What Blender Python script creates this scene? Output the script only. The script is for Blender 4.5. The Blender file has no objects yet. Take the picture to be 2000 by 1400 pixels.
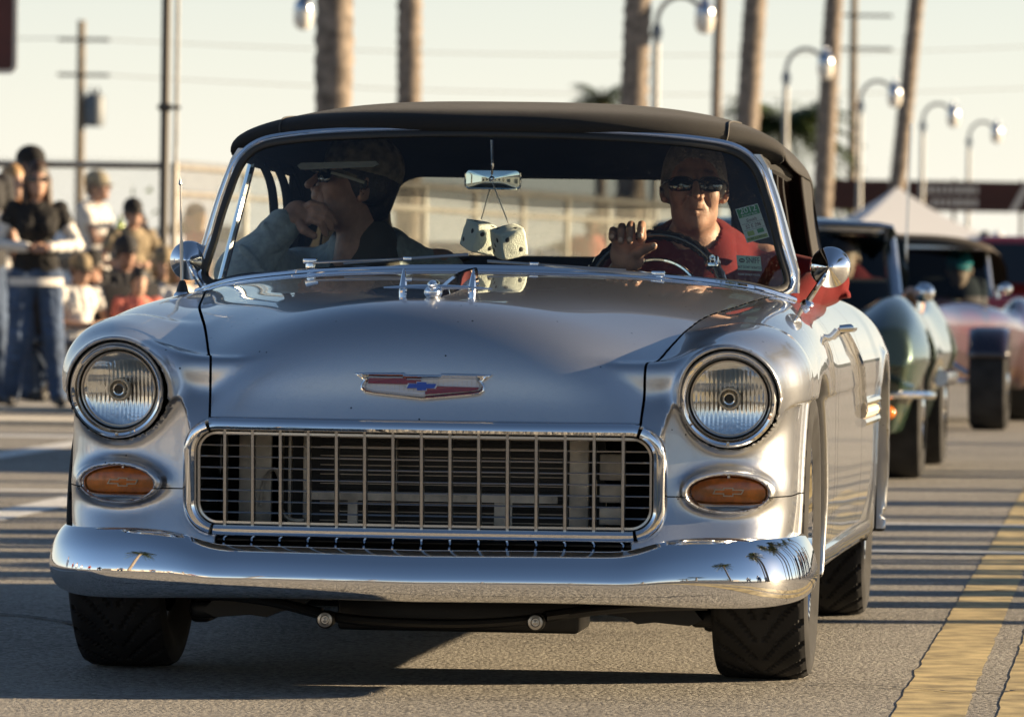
import bpy, bmesh, math, random, time
import numpy as np
from mathutils import Vector, Matrix, Quaternion

random.seed(7)
RNG = np.random.default_rng(11)
PI = math.pi
R = math.radians
SC = bpy.context.scene
COL = SC.collection

# ------------------------------------------------------------------ camera
H_CAM = 0.92
cam_d = bpy.data.cameras.new('camera')
cam = bpy.data.objects.new('camera', cam_d)
COL.objects.link(cam)
SC.camera = cam
cam_d.sensor_width = 36.0
cam_d.lens = 224.46
cam_d.clip_start = 0.1
cam_d.clip_end = 4000
cam_d.dof.use_dof = True
cam_d.dof.focus_distance = 14.9
cam_d.dof.aperture_fstop = 9.5
_p = math.atan(155 / 12470.0)
_f = Vector((0, math.cos(_p), -math.sin(_p)))
_r0 = Vector((1, 0, 0))
_u0 = _r0.cross(_f)
_roll = R(0.785)
_r = _r0 * math.cos(_roll) + _u0 * math.sin(_roll)
_u = -_r0 * math.sin(_roll) + _u0 * math.cos(_roll)
_m = Matrix((( _r.x, _u.x, -_f.x, 0), (_r.y, _u.y, -_f.y, 0), (_r.z, _u.z, -_f.z, H_CAM), (0, 0, 0, 1)))
cam.matrix_world = _m

# ------------------------------------------------------------------ world, sun, exposure
SUN_EL = R(12.5)
SUN_AZ = R(8.0)                       # measured from world +X towards +Y
world = bpy.data.worlds.new('World')
SC.world = world
world.use_nodes = True
wn = world.node_tree.nodes
wl = world.node_tree.links
wn.clear()
w_out = wn.new('ShaderNodeOutputWorld')
w_bg = wn.new('ShaderNodeBackground')
w_sky = wn.new('ShaderNodeTexSky')
w_sky.sky_type = 'NISHITA'
w_sky.sun_disc = False
w_sky.sun_elevation = SUN_EL
w_sky.sun_rotation = PI / 2 - SUN_AZ
w_sky.air_density = 0.7
w_sky.dust_density = 0.2
w_sky.ozone_density = 1.0
w_sky.altitude = 0
w_bg.inputs['Strength'].default_value = 0.048
# haze whitens the lowest few degrees of the sky all round
w_tc = wn.new('ShaderNodeTexCoord')
w_sep = wn.new('ShaderNodeSeparateXYZ')
wl.new(w_tc.outputs['Generated'], w_sep.inputs[0])
w_abs = wn.new('ShaderNodeMath'); w_abs.operation = 'ABSOLUTE'
wl.new(w_sep.outputs['Z'], w_abs.inputs[0])
w_div = wn.new('ShaderNodeMath'); w_div.operation = 'MULTIPLY'; w_div.inputs[1].default_value = -1 / 0.075
wl.new(w_abs.outputs[0], w_div.inputs[0])
w_exp = wn.new('ShaderNodeMath'); w_exp.operation = 'EXPONENT'
wl.new(w_div.outputs[0], w_exp.inputs[0])
w_mix = wn.new('ShaderNodeMix'); w_mix.data_type = 'RGBA'
wl.new(w_exp.outputs[0], w_mix.inputs[0])
wl.new(w_sky.outputs[0], w_mix.inputs[6])
w_mix.inputs[7].default_value = (7.4, 7.0, 6.15, 1)
wl.new(w_mix.outputs[2], w_bg.inputs['Color'])
wl.new(w_bg.outputs[0], w_out.inputs['Surface'])

sun_d = bpy.data.lights.new('sun', 'SUN')
sun = bpy.data.objects.new('sun', sun_d)
COL.objects.link(sun)
sun_d.energy = 5.0
sun_d.angle = R(0.5)
sun_d.color = (1.0, 0.77, 0.49)
_sd = Vector((math.cos(SUN_EL) * math.cos(SUN_AZ), math.cos(SUN_EL) * math.sin(SUN_AZ), math.sin(SUN_EL)))
sun.rotation_euler = _sd.to_track_quat('Z', 'Y').to_euler()
sun.location = (30, 0, 20)

SC.view_settings.view_transform = 'Standard'
SC.view_settings.look = 'None'
SC.view_settings.exposure = 1.6
SC.view_settings.gamma = 1.0
SC.view_settings.use_curve_mapping = False
SC.cycles.max_bounces = 10
SC.cycles.transparent_max_bounces = 16
SC.cycles.glossy_bounces = 6
SC.cycles.caustics_reflective = False
SC.cycles.caustics_refractive = False
SC.cycles.sample_clamp_indirect = 6.0
SC.cycles.use_denoising = True

# ------------------------------------------------------------------ materials
MATS = {}

def mat(name, color=(0.5, 0.5, 0.5), rough=0.5, metal=0.0, coat=0.0, coat_rough=0.03, spec=0.5, bump=None, vary=None,
        emit=None, trans=0.0, sheen=0.0, sss=0.0):
    """Principled material; vary=(scale, amount[, detail]) mottles the colour, bump=(scale, strength, distance) adds relief."""
    m = bpy.data.materials.new(name)
    m.use_nodes = True
    nt = m.node_tree
    b = nt.nodes['Principled BSDF']
    b.inputs['Base Color'].default_value = (*color, 1)
    b.inputs['Roughness'].default_value = rough
    b.inputs['Metallic'].default_value = metal
    b.inputs['Coat Weight'].default_value = coat
    b.inputs['Coat Roughness'].default_value = coat_rough
    b.inputs['Specular IOR Level'].default_value = spec
    b.inputs['Transmission Weight'].default_value = trans
    b.inputs['Sheen Weight'].default_value = sheen
    if sss:
        b.inputs['Subsurface Weight'].default_value = sss
        b.inputs['Subsurface Radius'].default_value = (0.012, 0.004, 0.002)
        b.inputs['Subsurface Scale'].default_value = 1.0
    tc = nt.nodes.new('ShaderNodeTexCoord')
    if vary:
        n = nt.nodes.new('ShaderNodeTexNoise')
        n.inputs['Scale'].default_value = vary[0]
        n.inputs['Detail'].default_value = vary[2] if len(vary) > 2 else 4
        nt.links.new(tc.outputs['Object'], n.inputs['Vector'])
        rp = nt.nodes.new('ShaderNodeValToRGB')
        rp.color_ramp.elements[0].position = 0.3
        rp.color_ramp.elements[1].position = 0.7
        a = vary[1]
        rp.color_ramp.elements[0].color = (*[max(0, c * (1 - a)) for c in color], 1)
        rp.color_ramp.elements[1].color = (*[min(1, c * (1 + a)) for c in color], 1)
        nt.links.new(n.outputs['Fac'], rp.inputs['Fac'])
        nt.links.new(rp.outputs['Color'], b.inputs['Base Color'])
    if bump:
        n = nt.nodes.new('ShaderNodeTexNoise')
        n.inputs['Scale'].default_value = bump[0]
        n.inputs['Detail'].default_value = 3
        nt.links.new(tc.outputs['Object'], n.inputs['Vector'])
        bp = nt.nodes.new('ShaderNodeBump')
        bp.inputs['Strength'].default_value = bump[1]
        bp.inputs['Distance'].default_value = bump[2]
        nt.links.new(n.outputs['Fac'], bp.inputs['Height'])
        nt.links.new(bp.outputs['Normal'], b.inputs['Normal'])
    if emit:
        b.inputs['Emission Color'].default_value = (*emit[0], 1)
        b.inputs['Emission Strength'].default_value = emit[1]
    MATS[name] = m
    return m

def glass_mat(name, tint=(0.8, 0.95, 0.93), refl=1.0, dirt=0.0, rough=0.0):
    """Thin glass sheet: tinted see-through plus a fresnel mirror, with a little dust."""
    m = bpy.data.materials.new(name)
    m.use_nodes = True
    nt = m.node_tree
    nt.nodes.clear()
    out = nt.nodes.new('ShaderNodeOutputMaterial')
    tr = nt.nodes.new('ShaderNodeBsdfTransparent')
    tr.inputs['Color'].default_value = (*tint, 1)
    gl = nt.nodes.new('ShaderNodeBsdfGlossy')
    gl.inputs['Roughness'].default_value = rough
    fr = nt.nodes.new('ShaderNodeFresnel')
    fr.inputs['IOR'].default_value = 1.5
    mu = nt.nodes.new('ShaderNodeMath')
    mu.operation = 'MULTIPLY'
    mu.inputs[1].default_value = refl
    mu.use_clamp = True
    nt.links.new(fr.outputs[0], mu.inputs[0])
    mx = nt.nodes.new('ShaderNodeMixShader')
    nt.links.new(mu.outputs[0], mx.inputs[0])
    nt.links.new(tr.outputs[0], mx.inputs[1])
    nt.links.new(gl.outputs[0], mx.inputs[2])
    last = mx
    if dirt:
        df = nt.nodes.new('ShaderNodeBsdfDiffuse')
        df.inputs['Color'].default_value = (0.6, 0.58, 0.52, 1)
        tc = nt.nodes.new('ShaderNodeTexCoord')
        n = nt.nodes.new('ShaderNodeTexNoise')
        n.inputs['Scale'].default_value = 260
        n.inputs['Detail'].default_value = 2
        n2 = nt.nodes.new('ShaderNodeTexNoise')
        n2.inputs['Scale'].default_value = 9
        nt.links.new(tc.outputs['Object'], n.inputs['Vector'])
        nt.links.new(tc.outputs['Object'], n2.inputs['Vector'])
        rp = nt.nodes.new('ShaderNodeValToRGB')
        rp.color_ramp.elements[0].position = 0.62
        rp.color_ramp.elements[1].position = 0.75
        rp.color_ramp.elements[0].color = (0.012, 0.012, 0.012, 1)
        rp.color_ramp.elements[1].color = (0.5, 0.5, 0.5, 1)
        nt.links.new(n.outputs['Fac'], rp.inputs['Fac'])
        mm = nt.nodes.new('ShaderNodeMath')
        mm.operation = 'MULTIPLY'
        nt.links.new(rp.outputs['Color'], mm.inputs[0])
        nt.links.new(n2.outputs['Fac'], mm.inputs[1])
        m3 = nt.nodes.new('ShaderNodeMath')
        m3.operation = 'MULTIPLY'
        m3.inputs[1].default_value = dirt
        nt.links.new(mm.outputs[0], m3.inputs[0])
        mx2 = nt.nodes.new('ShaderNodeMixShader')
        nt.links.new(m3.outputs[0], mx2.inputs[0])
        nt.links.new(mx.outputs[0], mx2.inputs[1])
        nt.links.new(df.outputs[0], mx2.inputs[2])
        last = mx2
    nt.links.new(last.outputs[0], out.inputs['Surface'])
    MATS[name] = m
    return m

def paint_mat(name, color, flake=0.5, rough=0.30, metal=0.9):
    """Metallic car paint: fine flakes under a glossy clear coat, with faint dust."""
    m = mat(name, color, rough, metal, coat=1.0, coat_rough=0.015)
    nt = m.node_tree
    b = nt.nodes['Principled BSDF']
    tc = nt.nodes.new('ShaderNodeTexCoord')
    v = nt.nodes.new('ShaderNodeTexVoronoi')
    v.inputs['Scale'].default_value = 900
    nt.links.new(tc.outputs['Object'], v.inputs['Vector'])
    sb = nt.nodes.new('ShaderNodeVectorMath'); sb.operation = 'SUBTRACT'
    sb.inputs[1].default_value = (0.5, 0.5, 0.5)
    nt.links.new(v.outputs['Color'], sb.inputs[0])
    sc = nt.nodes.new('ShaderNodeVectorMath'); sc.operation = 'SCALE'
    sc.inputs['Scale'].default_value = 0.16 * flake
    nt.links.new(sb.outputs[0], sc.inputs[0])
    g = nt.nodes.new('ShaderNodeNewGeometry')
    ad = nt.nodes.new('ShaderNodeVectorMath'); ad.operation = 'ADD'
    nt.links.new(g.outputs['Normal'], ad.inputs[0])
    nt.links.new(sc.outputs[0], ad.inputs[1])
    nm = nt.nodes.new('ShaderNodeVectorMath'); nm.operation = 'NORMALIZE'
    nt.links.new(ad.outputs[0], nm.inputs[0])
    nt.links.new(nm.outputs[0], b.inputs['Normal'])
    n = nt.nodes.new('ShaderNodeTexNoise')
    n.inputs['Scale'].default_value = 6
    n.inputs['Detail'].default_value = 6
    nt.links.new(tc.outputs['Object'], n.inputs['Vector'])
    mr = nt.nodes.new('ShaderNodeMapRange')
    mr.inputs['From Min'].default_value = 0.35
    mr.inputs['From Max'].default_value = 0.75
    mr.inputs['To Min'].default_value = 0.01
    mr.inputs['To Max'].default_value = 0.045
    nt.links.new(n.outputs['Fac'], mr.inputs['Value'])
    nt.links.new(mr.outputs[0], b.inputs['Coat Roughness'])
    # stone chips and flies: a few tiny dark specks
    v2 = nt.nodes.new('ShaderNodeTexVoronoi')
    v2.inputs['Scale'].default_value = 24
    nt.links.new(tc.outputs['Object'], v2.inputs['Vector'])
    lt = nt.nodes.new('ShaderNodeMath'); lt.operation = 'LESS_THAN'; lt.inputs[1].default_value = 0.055
    nt.links.new(v2.outputs['Distance'], lt.inputs[0])
    mx = nt.nodes.new('ShaderNodeMix'); mx.data_type = 'RGBA'
    nt.links.new(lt.outputs[0], mx.inputs[0])
    mx.inputs[6].default_value = (*color, 1)
    mx.inputs[7].default_value = (0.05, 0.05, 0.05, 1)
    nt.links.new(mx.outputs[2], b.inputs['Base Color'])
    return m

# ------------------------------------------------------------------ object helpers
def link(o, parent=None):
    COL.objects.link(o)
    if parent is not None:
        o.parent = parent
    return o

def mesh_obj(name, verts, faces, material=None, parent=None, normals=None, smooth=True, face_mats=None):
    me = bpy.data.meshes.new(name)
    me.from_pydata(np.asarray(verts, float).tolist(), [], [tuple(int(i) for i in f) for f in faces])
    mats = material if isinstance(material, (list, tuple)) else [material]
    for mm in mats:
        if mm is not None:
            me.materials.append(mm)
    if face_mats is not None:
        me.polygons.foreach_set('material_index', np.asarray(face_mats, np.int32))
    if smooth:
        me.polygons.foreach_set('use_smooth', np.ones(len(me.polygons), bool))
    me.update()
    if normals is not None:
        me.normals_split_custom_set_from_vertices(np.asarray(normals, float).tolist())
    o = bpy.data.objects.new(name, me)
    return link(o, parent)

def thing(name, label, cat, loc=(0, 0, 0), rz=0.0, group=None):
    o = bpy.data.objects.new(name, None)
    o.empty_display_size = 0.2
    o.location = loc
    o.rotation_euler = (0, 0, rz)
    link(o)
    return tag(o, label, cat, group)

def tag(o, label, cat, group=None):
    o['label'] = label
    o['category'] = cat
    if group:
        o['group'] = group
    return o

def structure(o, kind='structure'):
    o['kind'] = kind
    return o

def copy_tree(o, parent=None):
    c = o.copy()
    COL.objects.link(c)
    if parent is not None:
        c.parent = parent
    for ch in list(o.children):
        copy_tree(ch, c)
    return c

class MB:
    """Collects shapes into one mesh."""
    def __init__(self):
        self.v = []
        self.f = []
        self.n = 0
    def add(self, verts, faces):
        verts = np.asarray(verts, float)
        self.v.append(verts)
        self.f += [tuple(int(i) + self.n for i in f) for f in faces]
        self.n += len(verts)
        return self
    def grid(self, P, cu=False, cv=False, capu=False):
        """P[n,m,3]: n rings of m points."""
        P = np.asarray(P, float)
        n, m = P.shape[:2]
        fs = []
        for i in range(n if cu else n - 1):
            a, b = i * m, ((i + 1) % n) * m
            for j in range(m if cv else m - 1):
                k = (j + 1) % m
                fs.append((a + j, a + k, b + k, b + j))
        if capu:
            fs.append(tuple(range(m - 1, -1, -1)))
            fs.append(tuple((n - 1) * m + j for j in range(m)))
        return self.add(P.reshape(-1, 3), fs)
    def box(self, c, s, rot=None, bev=0.0):
        c = np.asarray(c, float); h = np.asarray(s, float) / 2
        if bev <= 0:
            V = np.array([(x, y, z) for x in (-1, 1) for y in (-1, 1) for z in (-1, 1)], float) * h
            F = [(0, 1, 3, 2), (4, 6, 7, 5), (0, 4, 5, 1), (2, 3, 7, 6), (0, 2, 6, 4), (1, 5, 7, 3)]
        else:
            bm = bmesh.new()
            bmesh.ops.create_cube(bm, size=1)
            bmesh.ops.scale(bm, vec=tuple(h * 2), verts=bm.verts)
            bmesh.ops.bevel(bm, geom=list(bm.edges), offset=bev, segments=2, affect='EDGES', profile=0.5)
            bm.verts.index_update()
            V = np.array([v.co[:] for v in bm.verts]); F = [tuple(v.index for v in f.verts) for f in bm.faces]
            bm.free()
        if rot is not None:
            V = V @ np.asarray(rot, float).T
        return self.add(V + c, F)
    def tube(self, pts, r, n=8, caps=True, flat=1.0, up=None):
        """Round tube along pts with radius r (a number or one per point)."""
        pts = np.asarray(pts, float)
        k = len(pts)
        rr = np.full(k, r, float) if np.isscalar(r) else np.asarray(r, float)
        t = np.gradient(pts, axis=0)
        t /= np.linalg.norm(t, axis=1)[:, None] + 1e-12
        ref = np.array(up if up is not None else ((0, 0, 1.0) if abs(t[0][2]) < 0.9 else (1.0, 0, 0)))
        P = np.zeros((k, n, 3))
        a = np.linspace(0, 2 * PI, n, endpoint=False)
        for i in range(k):
            s = np.cross(t[i], ref); s /= np.linalg.norm(s) + 1e-12
            w = np.cross(s, t[i])
            if up is None:
                ref = w
            P[i] = pts[i] + rr[i] * (np.cos(a)[:, None] * s + flat * np.sin(a)[:, None] * w)
        return self.grid(P, cv=True, capu=caps)
    def lathe(self, prof, c=(0, 0, 0), axis='z', n=32, close=False):
        """prof: (radius, height) pairs round an axis through c."""
        prof = np.asarray(prof, float)
        a = np.linspace(0, 2 * PI, n, endpoint=False)
        P = np.zeros((len(prof), n, 3))
        for i, (r, h) in enumerate(prof):
            ca, sa = r * np.cos(a), r * np.sin(a)
            if axis == 'z':
                P[i] = np.stack([ca, sa, np.full(n, h)], 1)
            elif axis == 'y':
                P[i] = np.stack([ca, np.full(n, h), -sa], 1)
            else:
                P[i] = np.stack([np.full(n, h), ca, sa], 1)
        return self.grid(P + np.asarray(c, float), cv=True, capu=close)
    def sweep(self, path, prof, side, up, closed=False, caps=True):
        """profile (m,2) carried along path; side[i], up[i] are the profile axes at each point."""
        path = np.asarray(path, float); prof = np.asarray(prof, float)
        side = np.asarray(side, float); up = np.asarray(up, float)
        P = path[:, None, :] + prof[None, :, 0, None] * side[:, None, :] + prof[None, :, 1, None] * up[:, None, :]
        return self.grid(P, cu=closed, cv=True, capu=(caps and not closed))
    def prism(self, poly, d0, d1, axis='y', c=(0, 0, 0)):
        """Polygon (a,b) extruded between d0 and d1 along an axis: y -> (x,z), x -> (y,z), z -> (x,y)."""
        poly = np.asarray(poly, float)
        m = len(poly)
        def at(d):
            if axis == 'y':
                return np.stack([poly[:, 0], np.full(m, d), poly[:, 1]], 1)
            if axis == 'x':
                return np.stack([np.full(m, d), poly[:, 0], poly[:, 1]], 1)
            return np.stack([poly[:, 0], poly[:, 1], np.full(m, d)], 1)
        V = np.concatenate([at(d0), at(d1)]) + np.asarray(c, float)
        F = [tuple(range(m)), tuple(range(2 * m - 1, m - 1, -1))] + [(i, m + i, m + (i + 1) % m, (i + 1) % m) for i in range(m)]
        return self.add(V, F)
    def ball(self, c, r, n=12, m=8):
        r = np.array([r, r, r]) if np.isscalar(r) else np.asarray(r, float)
        t = np.linspace(0, PI, m + 1)
        a = np.linspace(0, 2 * PI, n, endpoint=False)
        P = np.stack([np.sin(t)[:, None] * np.cos(a)[None], np.sin(t)[:, None] * np.sin(a)[None], np.repeat(np.cos(t)[:, None], n, 1)], -1)
        return self.grid(P * r + np.asarray(c, float), cv=True)
    def build(self, name, material, parent=None, smooth=True, sharp=35):
        V = np.concatenate(self.v)
        o = mesh_obj(name, V, self.f, material, parent, smooth=smooth)
        if smooth and sharp:
            o.data.set_sharp_from_angle(angle=R(sharp))
        return o

def spline(xs, ys):
    """Natural cubic spline, straight outside its ends."""
    xs = np.asarray(xs, float); ys = np.asarray(ys, float)
    n = len(xs)
    h = np.diff(xs)
    A = np.eye(n); b = np.zeros(n)
    for i in range(1, n - 1):
        A[i, i - 1] = h[i - 1]; A[i, i] = 2 * (h[i - 1] + h[i]); A[i, i + 1] = h[i]
        b[i] = 6 * ((ys[i + 1] - ys[i]) / h[i] - (ys[i] - ys[i - 1]) / h[i - 1])
    M = np.linalg.solve(A, b)
    def f(x):
        x = np.asarray(x, float)
        i = np.clip(np.searchsorted(xs, x) - 1, 0, n - 2)
        xc = np.clip(x, xs[0], xs[-1])
        d = xs[i + 1] - xc; e = xc - xs[i]; hh = h[i]
        y = (M[i] * d ** 3 + M[i + 1] * e ** 3) / (6 * hh) + (ys[i] / hh - M[i] * hh / 6) * d + (ys[i + 1] / hh - M[i + 1] * hh / 6) * e
        s0 = (ys[1] - ys[0]) / h[0] - h[0] * M[1] / 6
        s1 = (ys[-1] - ys[-2]) / h[-1] + h[-1] * M[-2] / 6
        return y + np.where(x < xs[0], (x - xs[0]) * s0, 0) + np.where(x > xs[-1], (x - xs[-1]) * s1, 0)
    return f

def curve3(pts, n, closed=False):
    """Smooth curve through 3D points, n samples."""
    pts = np.asarray(pts, float)
    if closed:
        pts = np.concatenate([pts[-3:], pts, pts[:3]])
    d = np.r_[0, np.cumsum(np.linalg.norm(np.diff(pts, axis=0), axis=1))]
    if closed:
        t = np.linspace(d[3], d[-3], n, endpoint=False)
    else:
        t = np.linspace(0, d[-1], n)
    return np.stack([spline(d, pts[:, k])(t) for k in range(pts.shape[1])], 1)

# ------------------------------------------------------------------ smooth solids
def smax(a, b, k):
    h = np.maximum(k - np.abs(a - b), 0) / k
    return np.maximum(a, b) + h * h * h * k / 6
def smin(a, b, k):
    return -smax(-a, -b, k)
def sstep(a, b, x):
    t = np.clip((x - a) / (b - a), 0, 1)
    return t * t * t * (t * (6 * t - 15) + 10)

def surface_nets(f, ax, project=3):
    """Mesh of f(x,y,z)=0 on the rectilinear grid ax=(xs,ys,zs); returns verts, quads, normals."""
    X, Y, Z = [np.asarray(a, float) for a in ax]
    V = np.asarray(f(X[:, None, None], Y[None, :, None], Z[None, None, :]), np.float32)
    V = np.broadcast_to(V, (len(X), len(Y), len(Z)))
    S = V < 0
    dims = (len(X) - 1, len(Y) - 1, len(Z) - 1)
    acc = {}
    ids, pos, quads = [], [], []
    axes = (X, Y, Z)
    def cid(i, j, k):
        return (i * dims[1] + j) * dims[2] + k
    for d in range(3):
        sl0 = [slice(None)] * 3; sl1 = [slice(None)] * 3
        sl0[d] = slice(0, -1); sl1[d] = slice(1, None)
        a, b = S[tuple(sl0)], S[tuple(sl1)]
        I = np.argwhere(a != b)
        if not len(I):
            continue
        J = I.copy(); J[:, d] += 1
        va = V[I[:, 0], I[:, 1], I[:, 2]]; vb = V[J[:, 0], J[:, 1], J[:, 2]]
        t = (va / (va - vb))[:, None]
        P0 = np.stack([axes[q][I[:, q]] for q in range(3)], 1); P1 = np.stack([axes[q][J[:, q]] for q in range(3)], 1)
        P = P0 + t * (P1 - P0)
        e1, e2 = [(1, 2), (2, 0), (0, 1)][d]
        cs = []
        ok = np.ones(len(I), bool)
        for (o1, o2) in ((-1, -1), (0, -1), (0, 0), (-1, 0)):
            c = I.copy(); c[:, e1] += o1; c[:, e2] += o2
            good = np.all((c >= 0) & (c < np.array(dims)), axis=1)
            ids.append(cid(*c[good].T)); pos.append(P[good])
            ok &= good
            cs.append(cid(*c.T))
        q = np.stack(cs, 1)[ok]
        ins = S[I[:, 0], I[:, 1], I[:, 2]][ok]
        q[~ins] = q[~ins][:, ::-1]
        quads.append(q)
    ids = np.concatenate(ids); pos = np.concatenate(pos); quads = np.concatenate(quads)
    u, inv, cnt = np.unique(ids, return_inverse=True, return_counts=True)
    vs = np.stack([np.bincount(inv, pos[:, k]) for k in range(3)], 1) / cnt[:, None]
    quads = np.searchsorted(u, quads)
    return newton(f, vs, project) + (quads,)

def grad(f, P, e=6e-4):
    x, y, z = P.T
    return np.stack([f(x + e, y, z) - f(x - e, y, z), f(x, y + e, z) - f(x, y - e, z), f(x, y, z + e) - f(x, y, z - e)], 1) / (2 * e)

def newton(f, vs, it):
    for _ in range(it):
        g = grad(f, vs)
        v = f(*vs.T)
        st = (v / (np.sum(g * g, 1) + 1e-9))[:, None] * g
        ln = np.linalg.norm(st, axis=1)[:, None]
        vs = vs - st * np.minimum(1, 0.01 / (ln + 1e-12))
    g = grad(f, vs, 1.2e-3)
    return vs, g / (np.linalg.norm(g, axis=1)[:, None] + 1e-12)

def clip_mesh(V, N, F, g, keep=1):
    """Keep the part of the mesh where keep*g > 0; returns V, N, F and the new boundary edges."""
    g = np.asarray(g) * keep
    V = np.asarray(V); N = np.asarray(N)
    gf = [g[list(f)] for f in F] if not isinstance(F, np.ndarray) else g[F]
    outF, edges = [], []
    newv, newn, cache = [], [], {}
    base = len(V)
    for idx, f in enumerate(F):
        gg = gf[idx]
        if np.all(gg > 0):
            outF.append(tuple(f)); continue
        if np.all(gg <= 0):
            continue
        poly, cut = [], []
        m = len(f)
        for i in range(m):
            a, b = f[i], f[(i + 1) % m]
            ga, gb = gg[i], gg[(i + 1) % m]
            if ga > 0:
                poly.append(a)
            if (ga > 0) != (gb > 0):
                key = (min(a, b), max(a, b))
                if key not in cache:
                    t = ga / (ga - gb)
                    cache[key] = base + len(newv)
                    newv.append(V[a] + t * (V[b] - V[a])); newn.append(N[a] + t * (N[b] - N[a]))
                poly.append(cache[key]); cut.append(cache[key])
        if len(poly) > 2:
            outF.append(tuple(poly))
            if len(cut) == 2:
                edges.append(tuple(cut))
    if newv:
        V = np.concatenate([V, np.array(newv)]); N = np.concatenate([N, np.array(newn)])
    used = np.unique(np.concatenate([np.array(f) for f in outF])) if outF else np.array([], int)
    mp = -np.ones(len(V), int); mp[used] = np.arange(len(used))
    return V[used], N[used] / (np.linalg.norm(N[used], axis=1)[:, None] + 1e-12), [tuple(mp[list(f)]) for f in outF], [(mp[a], mp[b]) for a, b in edges if mp[a] >= 0 and mp[b] >= 0]

def flange(V, N, F, edges, depth=0.012):
    """Turn the cut edges inward so that a panel gap has depth."""
    V = list(map(np.array, V)); N = list(map(np.array, N)); F = list(F)
    idx = {}
    def low(i):
        if i not in idx:
            idx[i] = len(V)
            V.append(V[i] - N[i] * depth); N.append(N[i])
        return idx[i]
    nf = len(F)
    for a, b in edges:
        F.append((a, b, low(b), low(a)))
    return np.array(V), np.array(N), F, nf
# ------------------------------------------------------------------ road
def asphalt_mat():
    m = bpy.data.materials.new('asphalt')
    m.use_nodes = True
    nt = m.node_tree
    b = nt.nodes['Principled BSDF']
    tc = nt.nodes.new('ShaderNodeTexCoord')
    def noise(scale, detail=3, rough=0.55):
        n = nt.nodes.new('ShaderNodeTexNoise')
        n.inputs['Scale'].default_value = scale
        n.inputs['Detail'].default_value = detail
        n.inputs['Roughness'].default_value = rough
        nt.links.new(tc.outputs['Object'], n.inputs['Vector'])
        return n
    v = nt.nodes.new('ShaderNodeTexVoronoi')
    v.inputs['Scale'].default_value = 88
    nt.links.new(tc.outputs['Object'], v.inputs['Vector'])
    n1 = noise(0.5, 6, .65); n2 = noise(85, 5, 0.75)
    rp = nt.nodes.new('ShaderNodeValToRGB')
    rp.color_ramp.elements[0].position = 0.36
    rp.color_ramp.elements[0].color = (0.045, 0.043, 0.041, 1)
    rp.color_ramp.elements[1].position = 0.76
    rp.color_ramp.elements[1].color = (0.36, 0.34, 0.305, 1)
    ad = nt.nodes.new('ShaderNodeMath'); ad.operation = 'MULTIPLY_ADD'
    ad.inputs[1].default_value = 0.45
    nt.links.new(v.outputs['Color'], ad.inputs[0])
    m2 = nt.nodes.new('ShaderNodeMath'); m2.operation = 'MULTIPLY_ADD'
    m2.inputs[1].default_value = 0.42
    nt.links.new(n2.outputs['Fac'], m2.inputs[0])
    m3 = nt.nodes.new('ShaderNodeMath'); m3.operation = 'MULTIPLY'
    m3.inputs[1].default_value = 0.42
    nt.links.new(n1.outputs['Fac'], m3.inputs[0])
    nt.links.new(m3.outputs[0], m2.inputs[2])
    nt.links.new(m2.outputs[0], ad.inputs[2])
    nt.links.new(ad.outputs[0], rp.inputs['Fac'])
    nt.links.new(rp.outputs['Color'], b.inputs['Base Color'])
    b.inputs['Roughness'].default_value = 0.75
    b.inputs['Specular IOR Level'].default_value = 0.3
    ht = nt.nodes.new('ShaderNodeMath'); ht.operation = 'MULTIPLY_ADD'
    ht.inputs[1].default_value = -0.8
    nt.links.new(v.outputs['Distance'], ht.inputs[0])
    nt.links.new(n2.outputs['Fac'], ht.inputs[2])
    bp = nt.nodes.new('ShaderNodeBump')
    bp.inputs['Strength'].default_value = 0.8
    bp.inputs['Distance'].default_value = 0.012
    nt.links.new(ht.outputs[0], bp.inputs['Height'])
    nt.links.new(bp.outputs['Normal'], b.inputs['Normal'])
    MATS['asphalt'] = m
    return m

road = mesh_obj('road', [(-600, -200, 0), (600, -200, 0), (600, 3000, 0), (-600, 3000, 0)], [(0, 1, 2, 3)], asphalt_mat(), smooth=False)
structure(road)
# ------------------------------------------------------------------ silver convertible: body
M_paint = paint_mat('silver_paint', (0.53, 0.545, 0.57))
M_dark = mat('dark_underside', (0.012, 0.012, 0.012), 0.8)
M_chrome = mat('chrome', (0.86, 0.87, 0.89), 0.025, 1.0)
_nt = M_chrome.node_tree
_n = _nt.nodes.new('ShaderNodeTexNoise'); _n.inputs['Scale'].default_value = 9; _n.inputs['Detail'].default_value = 5
_nt.links.new([x for x in _nt.nodes if x.type == 'TEX_COORD'][0].outputs['Object'], _n.inputs['Vector'])
_mr = _nt.nodes.new('ShaderNodeMapRange'); _mr.inputs['From Min'].default_value = .4; _mr.inputs['From Max'].default_value = .8
_mr.inputs['To Min'].default_value = .015; _mr.inputs['To Max'].default_value = .07
_nt.links.new(_n.outputs['Fac'], _mr.inputs['Value']); _nt.links.new(_mr.outputs[0], _nt.nodes['Principled BSDF'].inputs['Roughness'])
M_rubber = mat('black_rubber', (0.012, 0.012, 0.012), 0.45)

car = thing('convertible_car', 'silver 1950s convertible with black soft top and chrome bumper heading the line of cars', 'car',
            (-0.112, 14.93, 0), -R(5.52))

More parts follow.
